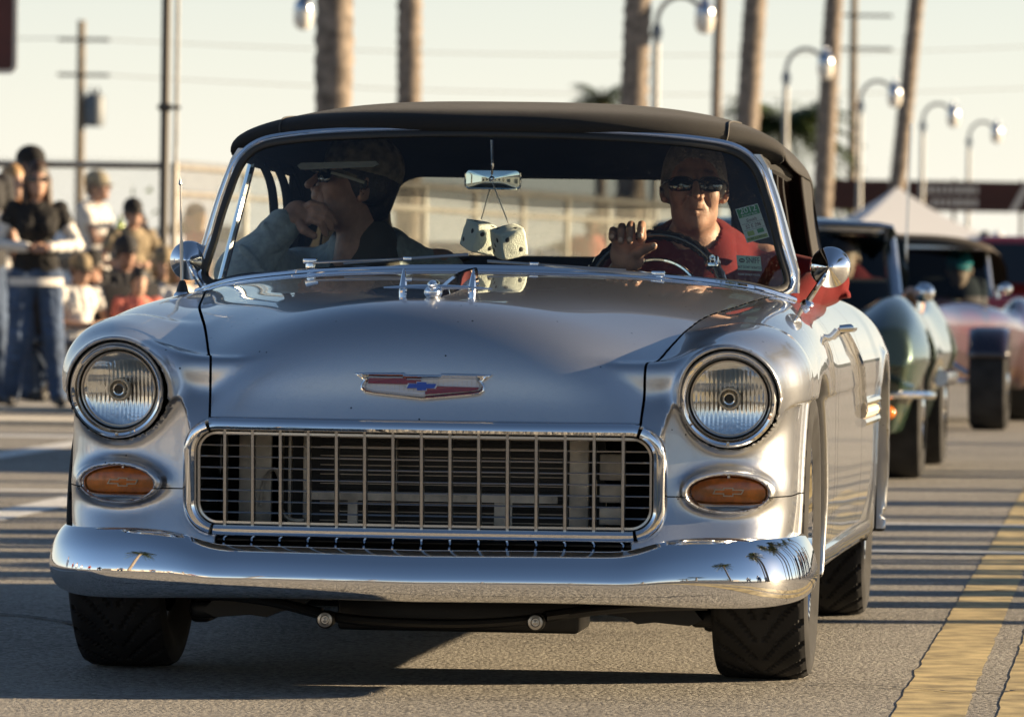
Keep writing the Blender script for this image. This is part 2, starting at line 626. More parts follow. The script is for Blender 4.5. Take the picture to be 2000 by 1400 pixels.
s_zc = spline([-1.0, -.60, -.2, .2, .55, .8, 2.0, 2.8, 3.4, 4.1], [.850, .878, .902, .924, .938, .934, .90, .895, .88, .82])
s_zv = spline([-1.0, -.82, -.7, -.55, -.4, 0, .45, .8, 2.0, 2.8, 4.1], [.60, .665, .725, .775, .81, .852, .884, .893, .89, .885, .81])
s_zr = spline([-1.0, -.75, -.5, -.2, .2, .6, 1.0, 2.0, 2.8, 4.1], [.775, .790, .815, .845, .873, .892, .898, .895, .89, .80])
s_xs = spline([-1.0, -.82, -.7, -.4, 0, .45, .8, 1.4], [.478, .48, .50, .555, .615, .675, .70, .71])
s_yc = spline([.2, .50, .58, .61, .65, .70, .75, .80, .85, .95], [-.905, -.905, -.893, -.884, -.873, -.865, -.855, -.840, -.818, -.76])
def sym(xs, ys):
    return spline([-v for v in xs[:0:-1]] + xs, ys[:0:-1] + ys)
s_bow = sym([0, .25, .48, .58, .68, .78, .85, 1.0], [0, .013, .048, .072, .105, .165, .235, .42])
s_bowl = sym([0, .3, .48, .53, .6, .7, .78, .83, 1.0], [0, .015, .040, .053, .078, .110, .155, .21, .42])
s_yl = spline([.1, .30, .36, .42, .50, .58, .66, .9], [-.90, -.89, -.872, -.85, -.838, -.832, -.83, -.83])
s_xl = spline([-.9, -.6, -.3, 0, .4, .9, 1.6, 2.2, 2.9, 3.6, 4.1], [.795, .814, .824, .828, .832, .838, .846, .856, .868, .85, .78])
HL = (0.682, 0.662)

def ax_(x):
    return np.abs(x)

def body_f(x, y, z):
    x = np.sqrt(x * x + 1e-6)
    # upper mass
    xs = s_xs(y); zc = s_zc(y); zv = s_zv(y); zr = s_zr(y)
    p = np.clip(x / xs, 0, 1)
    hood = zc - (zc - zv) * (0.62 * p ** 2 + 0.38 * p ** 4)
    q = sstep(0, 1, (x - xs) / np.maximum(.725 - xs, .06))
    T = z - (hood + (zr - zv) * q - 0.5 * np.maximum(x - .72, 0) ** 2)
    Fu = s_yc(z) + s_bow(x) - y
    off = .027 * (1 - sstep(-.15, .95, y))
    tz = np.maximum(z - .68, 0)
    Su = x - (s_xl(y) + off - 1.9 * tz ** 2)
    fU = smax(smax(T, Fu, .17), Su, .16)
    zb = .50 + .155 * sstep(.485, .565, x)
    fU = smax(fU, zb - z, .014)
    # lower mass
    Fl = s_yl(z) + s_bowl(x) - y
    tl = np.maximum(.46 - z, 0)
    Sl = x - (s_xl(y) - .55 * tl ** 2)
    fL = smax(smax(Fl, Sl, .12), z - .74, .05)
    f = smin(fU, fL, .020)
    # headlight pod
    dx = x - HL[0]; dz = z - HL[1]
    r = np.sqrt(dx * dx + dz * dz + 1e-8)
    up = sstep(-.085, .085, dz)
    fp = smax(r - (.1125 + .0065 * up + .06 * np.clip(y + .80, 0, 1)), (-.797 - .26 * dz + .09 * dx) - y, .016)
    fp = smax(fp, y + .45, .1)
    f = smin(f, fp, .03 + .085 * up)
    # parking light nacelle
    pd = (np.sqrt((dx / .104) ** 2 + ((z - .457) / .050) ** 2 + 1e-6) - 1) * .05
    f = smin(f, smax(smax(pd, (-.781 + .50 * dx) - y, .03), y + .6, .02), .035)
    # wheel arch lips, then arches
    for wy, wr in ((0.0, .372), (2.92, .372)):
        rr = np.sqrt((y - wy) ** 2 + (z - .335) ** 2 + 1e-8)
        lip = smax(np.abs(rr - wr) - .016, np.abs(x - (s_xl(y) - .017)) - .016, .010)
        f = smin(f, lip, .05)
        f = smax(f, -smax(rr - wr, .52 - x, .02), .012)
    # tail, floor
    f = smax(f, y - (4.05 - .22 * x * x), .18)
    f = smax(f, .215 - z, .03)
    # pocket behind the parking light
    pk = (np.sqrt((dx / .088) ** 2 + ((z - .4535) / .040) ** 2 + 1e-6) - 1) * .04
    f = smax(f, -smax(pk, y + .70, .01), .006)
    # grille mouth
    gx = np.abs(x) - .470; gz = np.abs(z - .470) - .068
    g = np.sqrt(np.maximum(gx, 0) ** 2 + np.maximum(gz, 0) ** 2) + np.minimum(np.maximum(gx, gz), 0) - .055
    f = smax(f, -smax(g, y + .35, .02), .012)
    # dark slot between grille and bumper
    f = smax(f, -smax(smax(ax_(x) - .462, y + .70, .01), np.abs(z - .328) - .0155, .008), .006)
    # headlight bucket
    f = smax(f, -smax(r - .1108, y + .62, .02), .010)
    # cockpit
    cx = x - .735; cy1 = .80 - y; cy2 = y - 2.62
    c = smax(smax(cx, cy1, .08), smax(cy2, .42 - z, .08), .08)
    f = smax(f, -c, .02)
    return f

def cavity(P):
    """Faces of mouth, buckets, arches, cockpit and floor are dark, not painted."""
    x, y, z = np.abs(P[:, 0]), P[:, 1], P[:, 2]
    d = z < .228
    d |= (x < .464) & (np.abs(z - .328) < .017) & (y < -.6) & (y > s_yl(z) + s_bowl(x) + .006)
    d |= (y > s_yl(z) + s_bowl(x) + .03) & (x < .52) & (z < .59) & (y < .3) & (z > .35)
    d |= (np.hypot(x - HL[0], z - HL[1]) < .1118) & (y > -.775) & (y < -.4)
    for wy in (0.0, 2.92):
        d |= (np.hypot(y - wy, z - .335) < .374) & (x < s_xl(y) - .03)
    d |= (x < .737) & (y > .78) & (y < 2.64) & (z < .875)
    return d

def warp(V):
    """The front corners sit a little to one side, as an old car's do."""
    V = V.copy(); ax = np.abs(V[:, 0])
    V[:, 0] -= .0125 * sstep(.52, .62, ax) * (1 - sstep(-.25, .45, V[:, 1]))
    return V

def build_body():
    hx = np.r_[np.arange(-.014, .62, .0095), np.arange(.62, .99, .0062)]
    hy = np.r_[np.arange(-.975, -.60, .0062), np.arange(-.60, .62, .0095), np.arange(.62, 4.12, .024)]
    hz = np.arange(.195, .985, .0072)
    V, N, Q = surface_nets(body_f, (hx, hy, hz))
    # half -> keep x>0 then mirror
    V, N, F, _ = clip_mesh(V, N, Q, V[:, 0], 1)
    x, y, z = V.T
    yh = .505 + .10 * (x / .68) ** 2                     # hood rear edge
    gh = np.minimum(s_xs(y) - x, yh - y)
    gh = np.where(z < .5936, -.05, gh)
    gh = np.minimum(gh, (z - .5936) * 4 + np.where(y < -.7, 0, 1))
    yd0, yd1 = .865, 1.93
    yf1 = .757
    gd = np.minimum(np.minimum(y - yd0, yd1 - y), x - .74)
    w = .0029
    panels = []
    def panel(g, name, both=True):
        a, n, f, e = clip_mesh(V, N, F, g, 1)
        a, n, f, nf = flange(a, n, f, e)
        panels.append((name, a, n, f, both, nf))
    panel(gh - w, 'hood', False)
    front = np.minimum(-gh - w, yf1 - y - w)
    cowl = np.minimum(y - yh, s_xs(y) - x)                # strip behind the hood belongs to the shell
    low = np.where(y > 0, 1.0, z - .4445)
    fen = np.minimum(front, -(cowl) - w * .2)
    panel(np.minimum(fen, low - .0014), 'front_fender')
    panel(np.minimum(fen, -low - .0014), 'lower_valance')
    panel(gd - w, 'door')
    panel(np.maximum(np.minimum(-gd - w, y - yf1 - w), np.minimum(cowl - w, yf1 + .01 - y)), 'rear_body', False)
    for name, a, n, f, both, nf in panels:
        fm = cavity(np.array([a[list(q)].mean(0) for q in f])).astype(int)
        fm[nf:] = 1
        am = warp(a * (-1, 1, 1)); a = warp(a); nm = n * (-1, 1, 1); fr = [tuple(reversed(q)) for q in f]
        if both:
            mesh_obj(name, a, f, [M_paint, M_dark], car, n, face_mats=fm)
            mesh_obj(name, am, fr, [M_paint, M_dark], car, nm, face_mats=fm)
        else:
            # weld halves: seam verts lie on x=0
            k = len(a)
            mp = np.where(np.abs(a[:, 0]) < 1e-6, np.arange(k), np.arange(k) + k)
            vv = np.concatenate([a, am]); nn = np.concatenate([n, nm])
            nn[:k][np.abs(a[:, 0]) < 1e-6, 0] = 0
            ff = list(f) + [tuple(mp[list(q)]) for q in fr]
            mesh_obj(name, vv, ff, [M_paint, M_dark], car, nn, face_mats=np.r_[fm, fm])

_t = time.time()
build_body()
print('body', time.time() - _t)
# ------------------------------------------------------------------ convertible: grille, lights, bumper, badges
M_steel = mat('brushed_steel', (0.55, 0.53, 0.50), 0.28, 1.0)
M_darksteel = mat('dark_steel', (0.30, 0.29, 0.28), 0.3, 1.0)
M_alu = mat('weathered_aluminium', (0.68, 0.62, 0.53), 0.55, 0.6, vary=(14, 0.35))
M_black = mat('black_paint', (0.01, 0.01, 0.011), 0.4)
M_amber = mat('amber_plastic', (0.75, 0.20, 0.012), 0.18, 0.0, coat=0.6, vary=(60, 0.25))
M_red = mat('crimson_enamel', (0.22, 0.005, 0.012), 0.2, coat=0.8)
M_blue = mat('blue_enamel', (0.012, 0.06, 0.42), 0.2, coat=0.8)
M_white = mat('silver_enamel', (0.70, 0.70, 0.72), 0.25, coat=0.6)
M_pale = mat('pale_line', (0.75, 0.62, 0.45), 0.4)
M_lens = glass_mat('lens_glass', (0.97, 0.98, 0.97), 1.0)
M_refl = mat('reflector', (0.92, 0.93, 0.94), 0.14, 1.0)
M_bronze = mat('bushing_metal', (0.42, 0.36, 0.30), 0.4, 0.9)

_sy = np.arange(-1.02, -.3, .002)
def skin_y(x, z):
    x = np.atleast_1d(np.asarray(x, float)); z = np.atleast_1d(np.asarray(z, float))
    x, z = np.broadcast_arrays(x, z)
    v = body_f(x[:, None], _sy[None, :], z[:, None])
    i = np.argmax(v < 0, axis=1); i = np.maximum(i, 1)
    k = np.arange(len(x))
    a, b = v[k, i - 1], v[k, i]
    return _sy[i - 1] + (a / (a - b + 1e-12)) * .002
_szz = np.arange(.5, 1.1, .002)[::-1]
def skin_z(x, y):
    x = np.atleast_1d(np.asarray(x, float)); y = np.atleast_1d(np.asarray(y, float))
    x, y = np.broadcast_arrays(x, y)
    v = body_f(x[:, None], y[:, None], _szz[None, :])
    i = np.maximum(np.argmax(v < 0, axis=1), 1); k = np.arange(len(x))
    a, b = v[k, i - 1], v[k, i]
    return _szz[i - 1] - (a / (a - b + 1e-12)) * .002

def circ(n, r=1.0, a0=0.0):
    a = a0 + np.linspace(0, 2 * PI, n, endpoint=False)
    return np.stack([r * np.cos(a), r * np.sin(a)], 1)

def rrect(hw, z0, z1, r, n=10):
    """Rounded rectangle outline (x,z), clockwise from the lower left corner's left end."""
    pts = []
    for (cx, cz, a0) in ((-hw + r, z1 - r, PI), (hw - r, z1 - r, PI / 2), (hw - r, z0 + r, 0), (-hw + r, z0 + r, -PI / 2)):
        for k in range(n + 1):
            a = a0 - (PI / 2) * k / n
            pts.append((cx + r * math.cos(a), cz + r * math.sin(a)))
    return np.array(pts)

def face_y(x, z):
    """Plan bow of the grille plane."""
    x = np.abs(x)
    t = np.clip((z - .36) / .22, 0, 1)
    return (-.868 + s_bowl(x)) * (1 - t) + (-.893 + s_bow(x)) * t

def grille():
    # moulding round the mouth
    o = rrect(.521, .355, .590, .062, 12)
    # densify straight runs
    pts = []
    for i in range(len(o)):
        a, b = o[i], o[(i + 1) % len(o)]
        L = np.linalg.norm(b - a); k = max(1, int(L / .03))
        for j in range(k):
            pts.append(a + (b - a) * j / k)
    pts = np.array(pts)
    t = np.roll(pts, -1, 0) - np.roll(pts, 1, 0); t /= np.linalg.norm(t, axis=1)[:, None]
    out2 = np.stack([-t[:, 1], t[:, 0]], 1)
    path = np.stack([pts[:, 0], face_y(pts[:, 0], pts[:, 1]) - .001, pts[:, 1]], 1)
    side = np.stack([out2[:, 0], np.zeros(len(pts)), out2[:, 1]], 1)
    up = np.tile([0, -1.0, 0], (len(pts), 1))
    prof = np.array([(.018, -.02), (.0172, -.004), (.0125, .006), (.005, .0125), (-.004, .0135), (-.010, .009), (-.013, -.004), (-.014, -.03)])
    # three runs so that the joints show at the hood seams
    ang = pts[:, 0]
    top = (pts[:, 1] > .58) & (np.abs(ang) < .478)
    bot = (pts[:, 1] < .365) & (np.abs(ang) < .47)
    def run(mask, name):
        idx = np.where(mask)[0]
        # make contiguous
        br = np.where(np.diff(idx) > 1)[0]
        if len(br):
            idx = np.r_[idx[br[0] + 1:], idx[:br[0] + 1]]
        m = MB(); m.sweep(path[idx], prof, side[idx], up[idx])
        return m.build(name, M_chrome, car)
    run(top, 'grille_moulding'); run(bot, 'grille_moulding')
    n = len(pts)
    lm = np.zeros(n, bool); rm = np.zeros(n, bool)
    for i in range(n):
        if not top[i] and not bot[i]:
            (lm if pts[i, 0] < 0 else rm)[i] = True
    run(lm, 'grille_moulding'); run(rm, 'grille_moulding')
    # inner thin lip carries the bars
    g = bpy.data.objects.new('grille', None); link(g, car)
    m = MB()
    ins = pts * 1.0
    path2 = path.copy(); path2[:, 1] += .016
    m.sweep(path2, np.array([(-.016, -.004), (-.016, .006), (-.021, .006), (-.021, -.004)]), side, up, closed=True)
    m.build('grille_frame', M_steel, g)
    vx = [(i - 7) * .0632 for i in range(15)]
    proto = None
    for x in vx:
        zz = np.linspace(.364, .582, 9)
        yy = face_y(np.full(9, x), zz) + .012
        m = MB()
        P = np.stack([np.full(9, x), yy, zz], 1)
        m.sweep(P, [(-.0043, .02), (-.0043, -.002), (-.003, -.0045), (.003, -.0045), (.0043, -.002), (.0043, .02)],
                np.tile([1.0, 0, 0], (9, 1)), np.tile([0, 1.0, 0], (9, 1)))
        m.build('grille_bar', M_steel, g)
    for k in range(9):
        z = .5835 - .0247 * (k + .62)
        hw = .505 if .40 < z < .55 else .495
        if z > .57 or z < .372:
            hw = .475
        xx = np.linspace(-hw, hw, 41)
        yy = face_y(xx, np.full(41, z)) + .020
        m = MB()
        m.sweep(np.stack([xx, yy, np.full(41, z)], 1), [(.008, -.0016), (.008, .0016), (-.003, .0016), (-.004, 0), (-.003, -.0016)],
                np.tile([0, 1.0, 0], (41, 1)), np.tile([0, 0, 1.0], (41, 1)))
        m.build('grille_bar', M_darksteel, g)
    # behind the bars
    r = MB(); r.box((0, -.40, .46), (.74, .05, .30)); rad = r.build('radiator', M_black, car, smooth=False)
    for k in range(24):
        f = MB(); f.box((0, -.432, .335 + k * .0105), (.56, .012, .0022)); f.build('fin', M_bronze if k % 2 else M_black, rad, smooth=False)
    b = MB()
    b.box((-.005, -.60, .4285), (.565, .012, .020))
    for x in (-.265, -.16, -.05, .07, .17, .262):
        b.lathe([(0, -.610), (.0045, -.610), (.0045, -.606)], (x, 0, .4285), 'y', 10)
    for x, w in ((-.185, .022), (.155, .040)):
        b.box((x, -.595, .393), (w, .010, .052))
    b.build('crossbar', M_alu, car, sharp=30)
    for c, sz in (((.322, -.55, .462), (.044, .03, .20)), ((.395, -.53, .50), (.058, .02, .06)), ((.395, -.53, .44), (.058, .02, .04)), ((.395, -.53, .39), (.058, .02, .04)),
                  ((-.415, -.53, .465), (.075, .02, .21)), ((-.355, -.54, .465), (.010, .02, .21)), ((-.335, -.54, .465), (.008, .02, .21)), ((-.300, -.53, .465), (.012, .02, .21)),
                  ((-.10, -.50, .455), (.010, .02, .20)), ((.06, -.5, .565), (.05, .03, .02))):
        p = MB(); p.box(c, sz, bev=.003); p.build('radiator_support', M_alu, car, sharp=30)
    p = MB()
    p.tube(curve3([(-.40, -.56, .40), (-.385, -.565, .47), (-.37, -.565, .485), (-.355, -.565, .46), (-.352, -.56, .40), (-.34, -.55, .375), (-.30, -.55, .37)], 30), .005, 6)
    p.build('coolant_pipe', M_alu, car, sharp=30)
    # air guide below the radiator
    s = MB(); s.box((0, -.60, .335), (.98, .42, .006)); s.build('splash_pan', M_black, car, smooth=False)

grille()
for i in range(15):  # added ribs stand in for the grille bars' reflection in the bumper top
    x = (i - 7) * .0632
    if abs(x) < .455:
        y0 = float(face_y(np.array([x]), np.array([.344]))[0])
        m = MB(); m.tube([(x * 1.01, y0 + .028, .349), (x * 1.005, y0 + .012, .334), (x, y0 - .006, .316)], .0042, 6)
        m.build('reflection_rib', M_chrome, car)

def bumper():
    # plan curve and cross sections
    px = np.array([0, .15, .30, .45, .55, .66, .75, .81, .852, .872, .876])
    py = np.array([-.925, -.922, -.910, -.890, -.872, -.842, -.800, -.745, -.655, -.52, -.36])
    px = px * .974
    c = curve3(np.stack([px, py], 1), 60)
    top = spline([0, .40, .47, .515, .56, .80, .9], [.3225, .325, .330, .343, .352, .354, .356])
    bot = spline([0, .5, .7, .84, .9], [.2075, .206, .200, .210, .225])
    full = np.concatenate([c[::-1] * (-1, 1), c[1:]])
    full[:, 0] -= .008 + .020 * sstep(.3, .85, full[:, 0])
    t = np.gradient(full, axis=0); t /= np.linalg.norm(t, axis=1)[:, None]
    nrm = np.stack([t[:, 1], -t[:, 0]], 1)
    base = np.array([(-.02, .97), (.000, .992), (.010, 1.0), (.0165, .985), (.029, .925), (.042, .83), (.053, .71), (.0605, .58), (.0645, .48), (.066, .40), (.0645, .31), (.060, .21),
                     (.052, .12), (.038, .045), (.020, .008), (-.01, 0.0), (-.04, .01)])
    s = np.linspace(0, 1, len(base)); s2 = np.linspace(0, 1, 60)
    b2 = np.stack([spline(s, base[:, k])(s2) for k in (0, 1)], 1)
    rows = []
    for (x, y), nn in zip(full, nrm):
        ax = abs(x)
        z0, z1 = bot(ax), top(ax)
        sc = 1.0 - .35 * sstep(.70, .876, ax)
        o = b2[:, 0] * sc - .02
        rows.append(np.stack([x + nn[0] * o, y + nn[1] * o, z0 + b2[:, 1] * (z1 - z0)], 1))
    m = MB(); m.grid(np.array(rows))
    m.build('front_bumper', M_chrome, car, sharp=0)
    # hidden brackets carry the bumper
    for sx in (-1, 1):
        b = MB(); b.box((sx * .42, -.66, .262), (.06, .36, .06)); b.build('bumper_bracket', M_black, car, smooth=False)
bumper()

def headlight(sx):
    cx, cz = sx * HL[0], HL[1]
    def place(V, y0):
        """Local (x right, y back, z up) onto the slanted pod."""
        V = np.asarray(V, float)
        return V
    root = bpy.data.objects.new('headlight', None); link(root, car); root.location = (-.0125, 0, 0)
    def shear(mb):
        V = np.concatenate(mb.v)
        dx, dz = V[:, 0] - cx, V[:, 2] - cz
        V[:, 1] += -.15 * dz + .09 * sx * dx + .015
        mb.v = [V]
        return mb
    m = MB()
    m.lathe([(.094, -.74), (.107, -.775), (.1085, -.797), (.1065, -.806), (.102, -.811), (.097, -.8085), (.092, -.799), (.089, -.786), (.0875, -.770), (.0865, -.74)], (cx, 0, cz), 'y', 96)
    shear(m).build('bezel', M_chrome, root)
    m = MB()
    m.lathe([(.0876, -.755), (.0871, -.776), (.0848, -.781), (.0822, -.779), (.0815, -.765)], (cx, 0, cz), 'y', 72)
    shear(m).build('retaining_ring', M_steel, root)
    # fluted reflector
    n = 110; rr = 34
    a = np.linspace(0, 2 * PI, n, endpoint=False); r = np.linspace(.014, .0820, rr)
    X = r[:, None] * np.cos(a)[None]; Z = r[:, None] * np.sin(a)[None]
    depth = -.765 + .026 * (1 - (r[:, None] / .0855) ** 2)
    lower = sstep(.01, -.03, Z)
    flute = .0030 * np.abs(np.sin(X * 330)) * (.5 + .5 * lower) + .0022 * np.sin(Z * 110 + 3 * np.sign(X)) * (1 - lower)
    P = np.stack([cx + X, depth + flute, cz + Z], -1)
    m = MB(); m.grid(P, cv=True)
    shear(m).build('reflector', M_refl, root, sharp=0)
    m = MB()
    m.lathe([(.0255, -.745), (.0255, -.772), (.0235, -.7755), (.0205, -.7755), (.0195, -.770), (.0195, -.76)], (cx, 0, cz), 'y', 40)
    shear(m).build('bulb_ring', M_pale, root)
    m = MB()
    m.lathe([(.0185, -.74), (.0175, -.771), (.013, -.777), (.0105, -.776), (.009, -.764), (.0001, -.762)], (cx, 0, cz), 'y', 32)
    shear(m).build('bulb_shield', M_refl, root)
    m = MB(); m.lathe([(.0088, -.7655), (.0001, -.7656)], (cx, 0, cz), 'y', 20); shear(m).build('bulb', M_black, root)
    m = MB()
    m.lathe([(.0826, -.775), (.078, -.7795), (.06, -.787), (.03, -.792), (.0001, -.794)], (cx, 0, cz), 'y', 64)
    shear(m).build('lens', M_lens, root, sharp=0)
    m = MB(); m.lathe([(.0038, -.80), (.0038, -.814), (.0001, -.815)], (cx, 0, cz - .0985), 'y', 12)
    shear(m).build('bezel_screw', M_steel, root)
for sx in (-1, 1):
    headlight(sx)

def offset2(poly, d):
    """Inset a closed outline by d (positive = inwards for clockwise or counter-clockwise alike)."""
    poly = np.asarray(poly, float)
    ar = 0.5 * np.sum(poly[:, 0] * np.roll(poly[:, 1], -1) - np.roll(poly[:, 0], -1) * poly[:, 1])
    a = poly - np.roll(poly, 1, 0); b = np.roll(poly, -1, 0) - poly
    a /= np.linalg.norm(a, axis=1)[:, None]; b /= np.linalg.norm(b, axis=1)[:, None]
    na = np.stack([-a[:, 1], a[:, 0]], 1); nb = np.stack([-b[:, 1], b[:, 0]], 1)
    n = na + nb
    n /= np.maximum(np.sum(n * na, 1), .35)[:, None]
    return poly + n * d * np.sign(ar)

def outline_mesh(poly, ysurf, rings, fill=None):
    """Stack of inset outlines: rings = (inset, height towards the viewer); fill closes the last ring with a fan."""
    m = MB()
    P = []
    for ins, h in rings:
        q = offset2(poly, ins) if ins else np.asarray(poly, float)
        P.append(np.stack([q[:, 0], ysurf(q[:, 0], q[:, 1]) - h, q[:, 1]], 1))
    P = np.array(P)
    m.grid(P, cv=True)
    if fill is not None:
        q = P[-1]; c = q.mean(0); c[1] -= fill
        mid = q * .5 + c * .5; mid[:, 1] -= fill * .3
        V = np.concatenate([q, mid, [c]]); k = len(q)
        F = [(i, (i + 1) % k, k + (i + 1) % k, k + i) for i in range(k)] + [(k + i, k + (i + 1) % k, 2 * k) for i in range(k)]
        m.add(V, F)
    return m

BOW = np.array([(-.0110, .0095), (-.0110, .0058), (-.0290, .0058), (-.0345, -.0048), (-.0110, -.0048), (-.0110, -.0095), (.0110, -.0095), (.0110, -.0048),
                (.0290, -.0048), (.0345, .0058), (.0110, .0058), (.0110, .0095)])

def parking_light(sx):
    cx, cz = sx * .679, .4535
    a = np.linspace(PI, 0, 24)
    up = np.stack([.099 * np.cos(a), .049 * np.sin(a) ** .85], 1)
    lo = np.array([(.095, -.018), (.083, -.031), (.066, -.036), (0, -.0375), (-.066, -.036), (-.083, -.031), (-.095, -.018)])
    o = np.concatenate([up, lo])
    o = curve3(np.concatenate([o]), 72, closed=True)
    o = o + (cx, cz)
    y0 = float(skin_y(abs(cx), cz)[0])
    sl = (float(skin_y(abs(cx) + .06, cz)[0]) - float(skin_y(abs(cx) - .06, cz)[0])) / .12 * .75
    ys = lambda x, z: y0 + sl * (np.abs(x) - abs(cx)) + .002
    root = bpy.data.objects.new('parking_light', None); link(root, car); root.location = (-.0115, 0, 0)
    outline_mesh(o, ys, [(0, -.05), (0, .004), (.003, .014), (.007, .0185), (.0105, .0170), (.0135, .008), (.014, .002)]).build('light_surround', M_chrome, root, sharp=50)
    outline_mesh(o, ys, [(.0135, .0), (.014, .006), (.017, .0085)], fill=.004).build('amber_lens', M_amber, root, sharp=0)
    bow = np.concatenate([np.linspace(BOW[i], BOW[(i + 1) % 12], 4, endpoint=False) for i in range(12)]) * 1.02 + (cx, cz + .001)
    pth = np.stack([bow[:, 0], ys(bow[:, 0], bow[:, 1]) - .0165, bow[:, 1]], 1)
    m = MB()
    m.grid(np.stack([np.stack([b_[:, 0], np.full(len(b_), 0) + pth[:, 1] - dy, b_[:, 1]], 1) for b_, dy in
                     ((offset2(bow, 0), -.004), (offset2(bow, 0), .0), (offset2(bow, .0021), .0), (offset2(bow, .0021), -.004))]), cv=True)
    m.build('bow_tie_outline', M_pale, root, smooth=False)
    for dx, dz in ((-.079, -.021), (.079, -.021), (0, .034)):
        m = MB(); m.ball((cx + dx, ys(np.array([cx + dx]), 0)[0] - .012, cz + dz), .004, 10, 6); m.build('screw', M_chrome, root)
for sx in (-1, 1):
    parking_light(sx)

def emblem():
    root = bpy.data.objects.new('hood_emblem', None); link(root, car)
    cz = .6815
    h = np.array([(0, .0245), (.0385, .0245), (.0412, .0282), (.08, .0280), (.12, .0275), (.1527, .0268), (.141, .0185), (.1315, .0112), (.1352, .0062), (.1378, .0), (.1368, -.0085), (.128, -.0158),
                  (.11, -.0190), (.06, -.0240), (0, -.0298)])
    o = np.concatenate([h, (h[1:-1] * (-1, 1))[::-1]]) + (0, cz)
    y0 = float(skin_y(0, cz)[0])
    sl = (float(skin_y(0, cz + .02)[0]) - float(skin_y(0, cz - .02)[0])) / .04
    ys = lambda x, z: y0 + sl * (z - cz) + s_bow(np.abs(x)) - .001
    outline_mesh(o, ys, [(0, -.004), (-.0012, .007), (.0010, .0125), (.0030, .0130), (.0080, .0050), (.0095, .002)]).build('emblem_frame', M_chrome, root, sharp=40)
    f = np.array([(0, .0142), (.0350, .0142), (.0385, .0176), (.1165, .0170), (.1225, .006), (.1268, -.002), (.1225, -.0068), (.107, -.0100), (.06, -.0138), (0, -.0186)])
    fo = np.concatenate([f, (f[1:-1] * (-1, 1))[::-1]]) + (0, cz)
    outline_mesh(fo, ys, [(-.0035, .001), (0, .0032)], fill=0).build('emblem_field', M_white, root, smooth=False)
    def patch(poly, lift, name, mt, d=.0016):
        poly = np.asarray(poly, float)
        q = np.concatenate([np.linspace(poly[i], poly[(i + 1) % len(poly)], 5, endpoint=False) for i in range(len(poly))]) + (0, cz)
        m = MB()
        V = np.stack([q[:, 0], ys(q[:, 0], q[:, 1]) - lift, q[:, 1]], 1)
        V2 = V + (0, d, 0); k = len(q)
        m.add(np.concatenate([V, V2]), [tuple(range(k))] + [(i, (i + 1) % k, k + (i + 1) % k, k + i) for i in range(k)])
        return m.build(name, mt, root, smooth=False)
    patch([(-.1195, .0165), (-.0385, .0172), (-.035, .0138), (-.004, .0138), (-.004, .0035), (-.122, .0045)], .0052, 'red_enamel', M_red)
    patch([(.006, .0010), (.1252, -.0005), (.122, -.0062), (.107, -.0094), (.06, -.0133), (.006, -.0178)], .0052, 'red_enamel', M_red)
    for k in range(10):
        x = -.115 + k * .0105
        patch([(x, .004), (x + .0007, .004), (x + .0007, -.0065 - .0062 * k / 9), (x, -.0065 - .0062 * k / 9)], .0040, 'grid_line', M_alu, .0006)
        x = .024 + k * .0105
        patch([(x, .0135), (x + .0007, .0135), (x + .0007, .0012), (x, .0012)], .0040, 'grid_line', M_alu, .0006)
    patch(BOW * 1.06 + (-.002, .0), .0062, 'bow_tie_edge', M_white)
    patch(BOW * .95 + (-.002, .0), .0074, 'bow_tie', M_blue)
    for x, z in ((-.092, .0095), (-.061, .0095), (.055, -.0062), (.087, -.0062)):
        m = MB()
        for s in (-1, 0, 1):
            pts = curve3([(x, 0, z - .0035), (x + s * .0030, 0, z - .001), (x + s * .0052, 0, z + (.0012 if s else .004))], 8)
            pts[:, 1] = ys(pts[:, 0], pts[:, 2]) - .0070
            m.tube(pts, .00085, 5)
        m.tube(np.array([(x - .003, ys(np.array([x]), z)[0] - .007, z - .002), (x + .003, ys(np.array([x]), z)[0] - .007, z - .002)]), .0007, 5)
        m.build('fleur_de_lis', M_pale, root)
emblem()

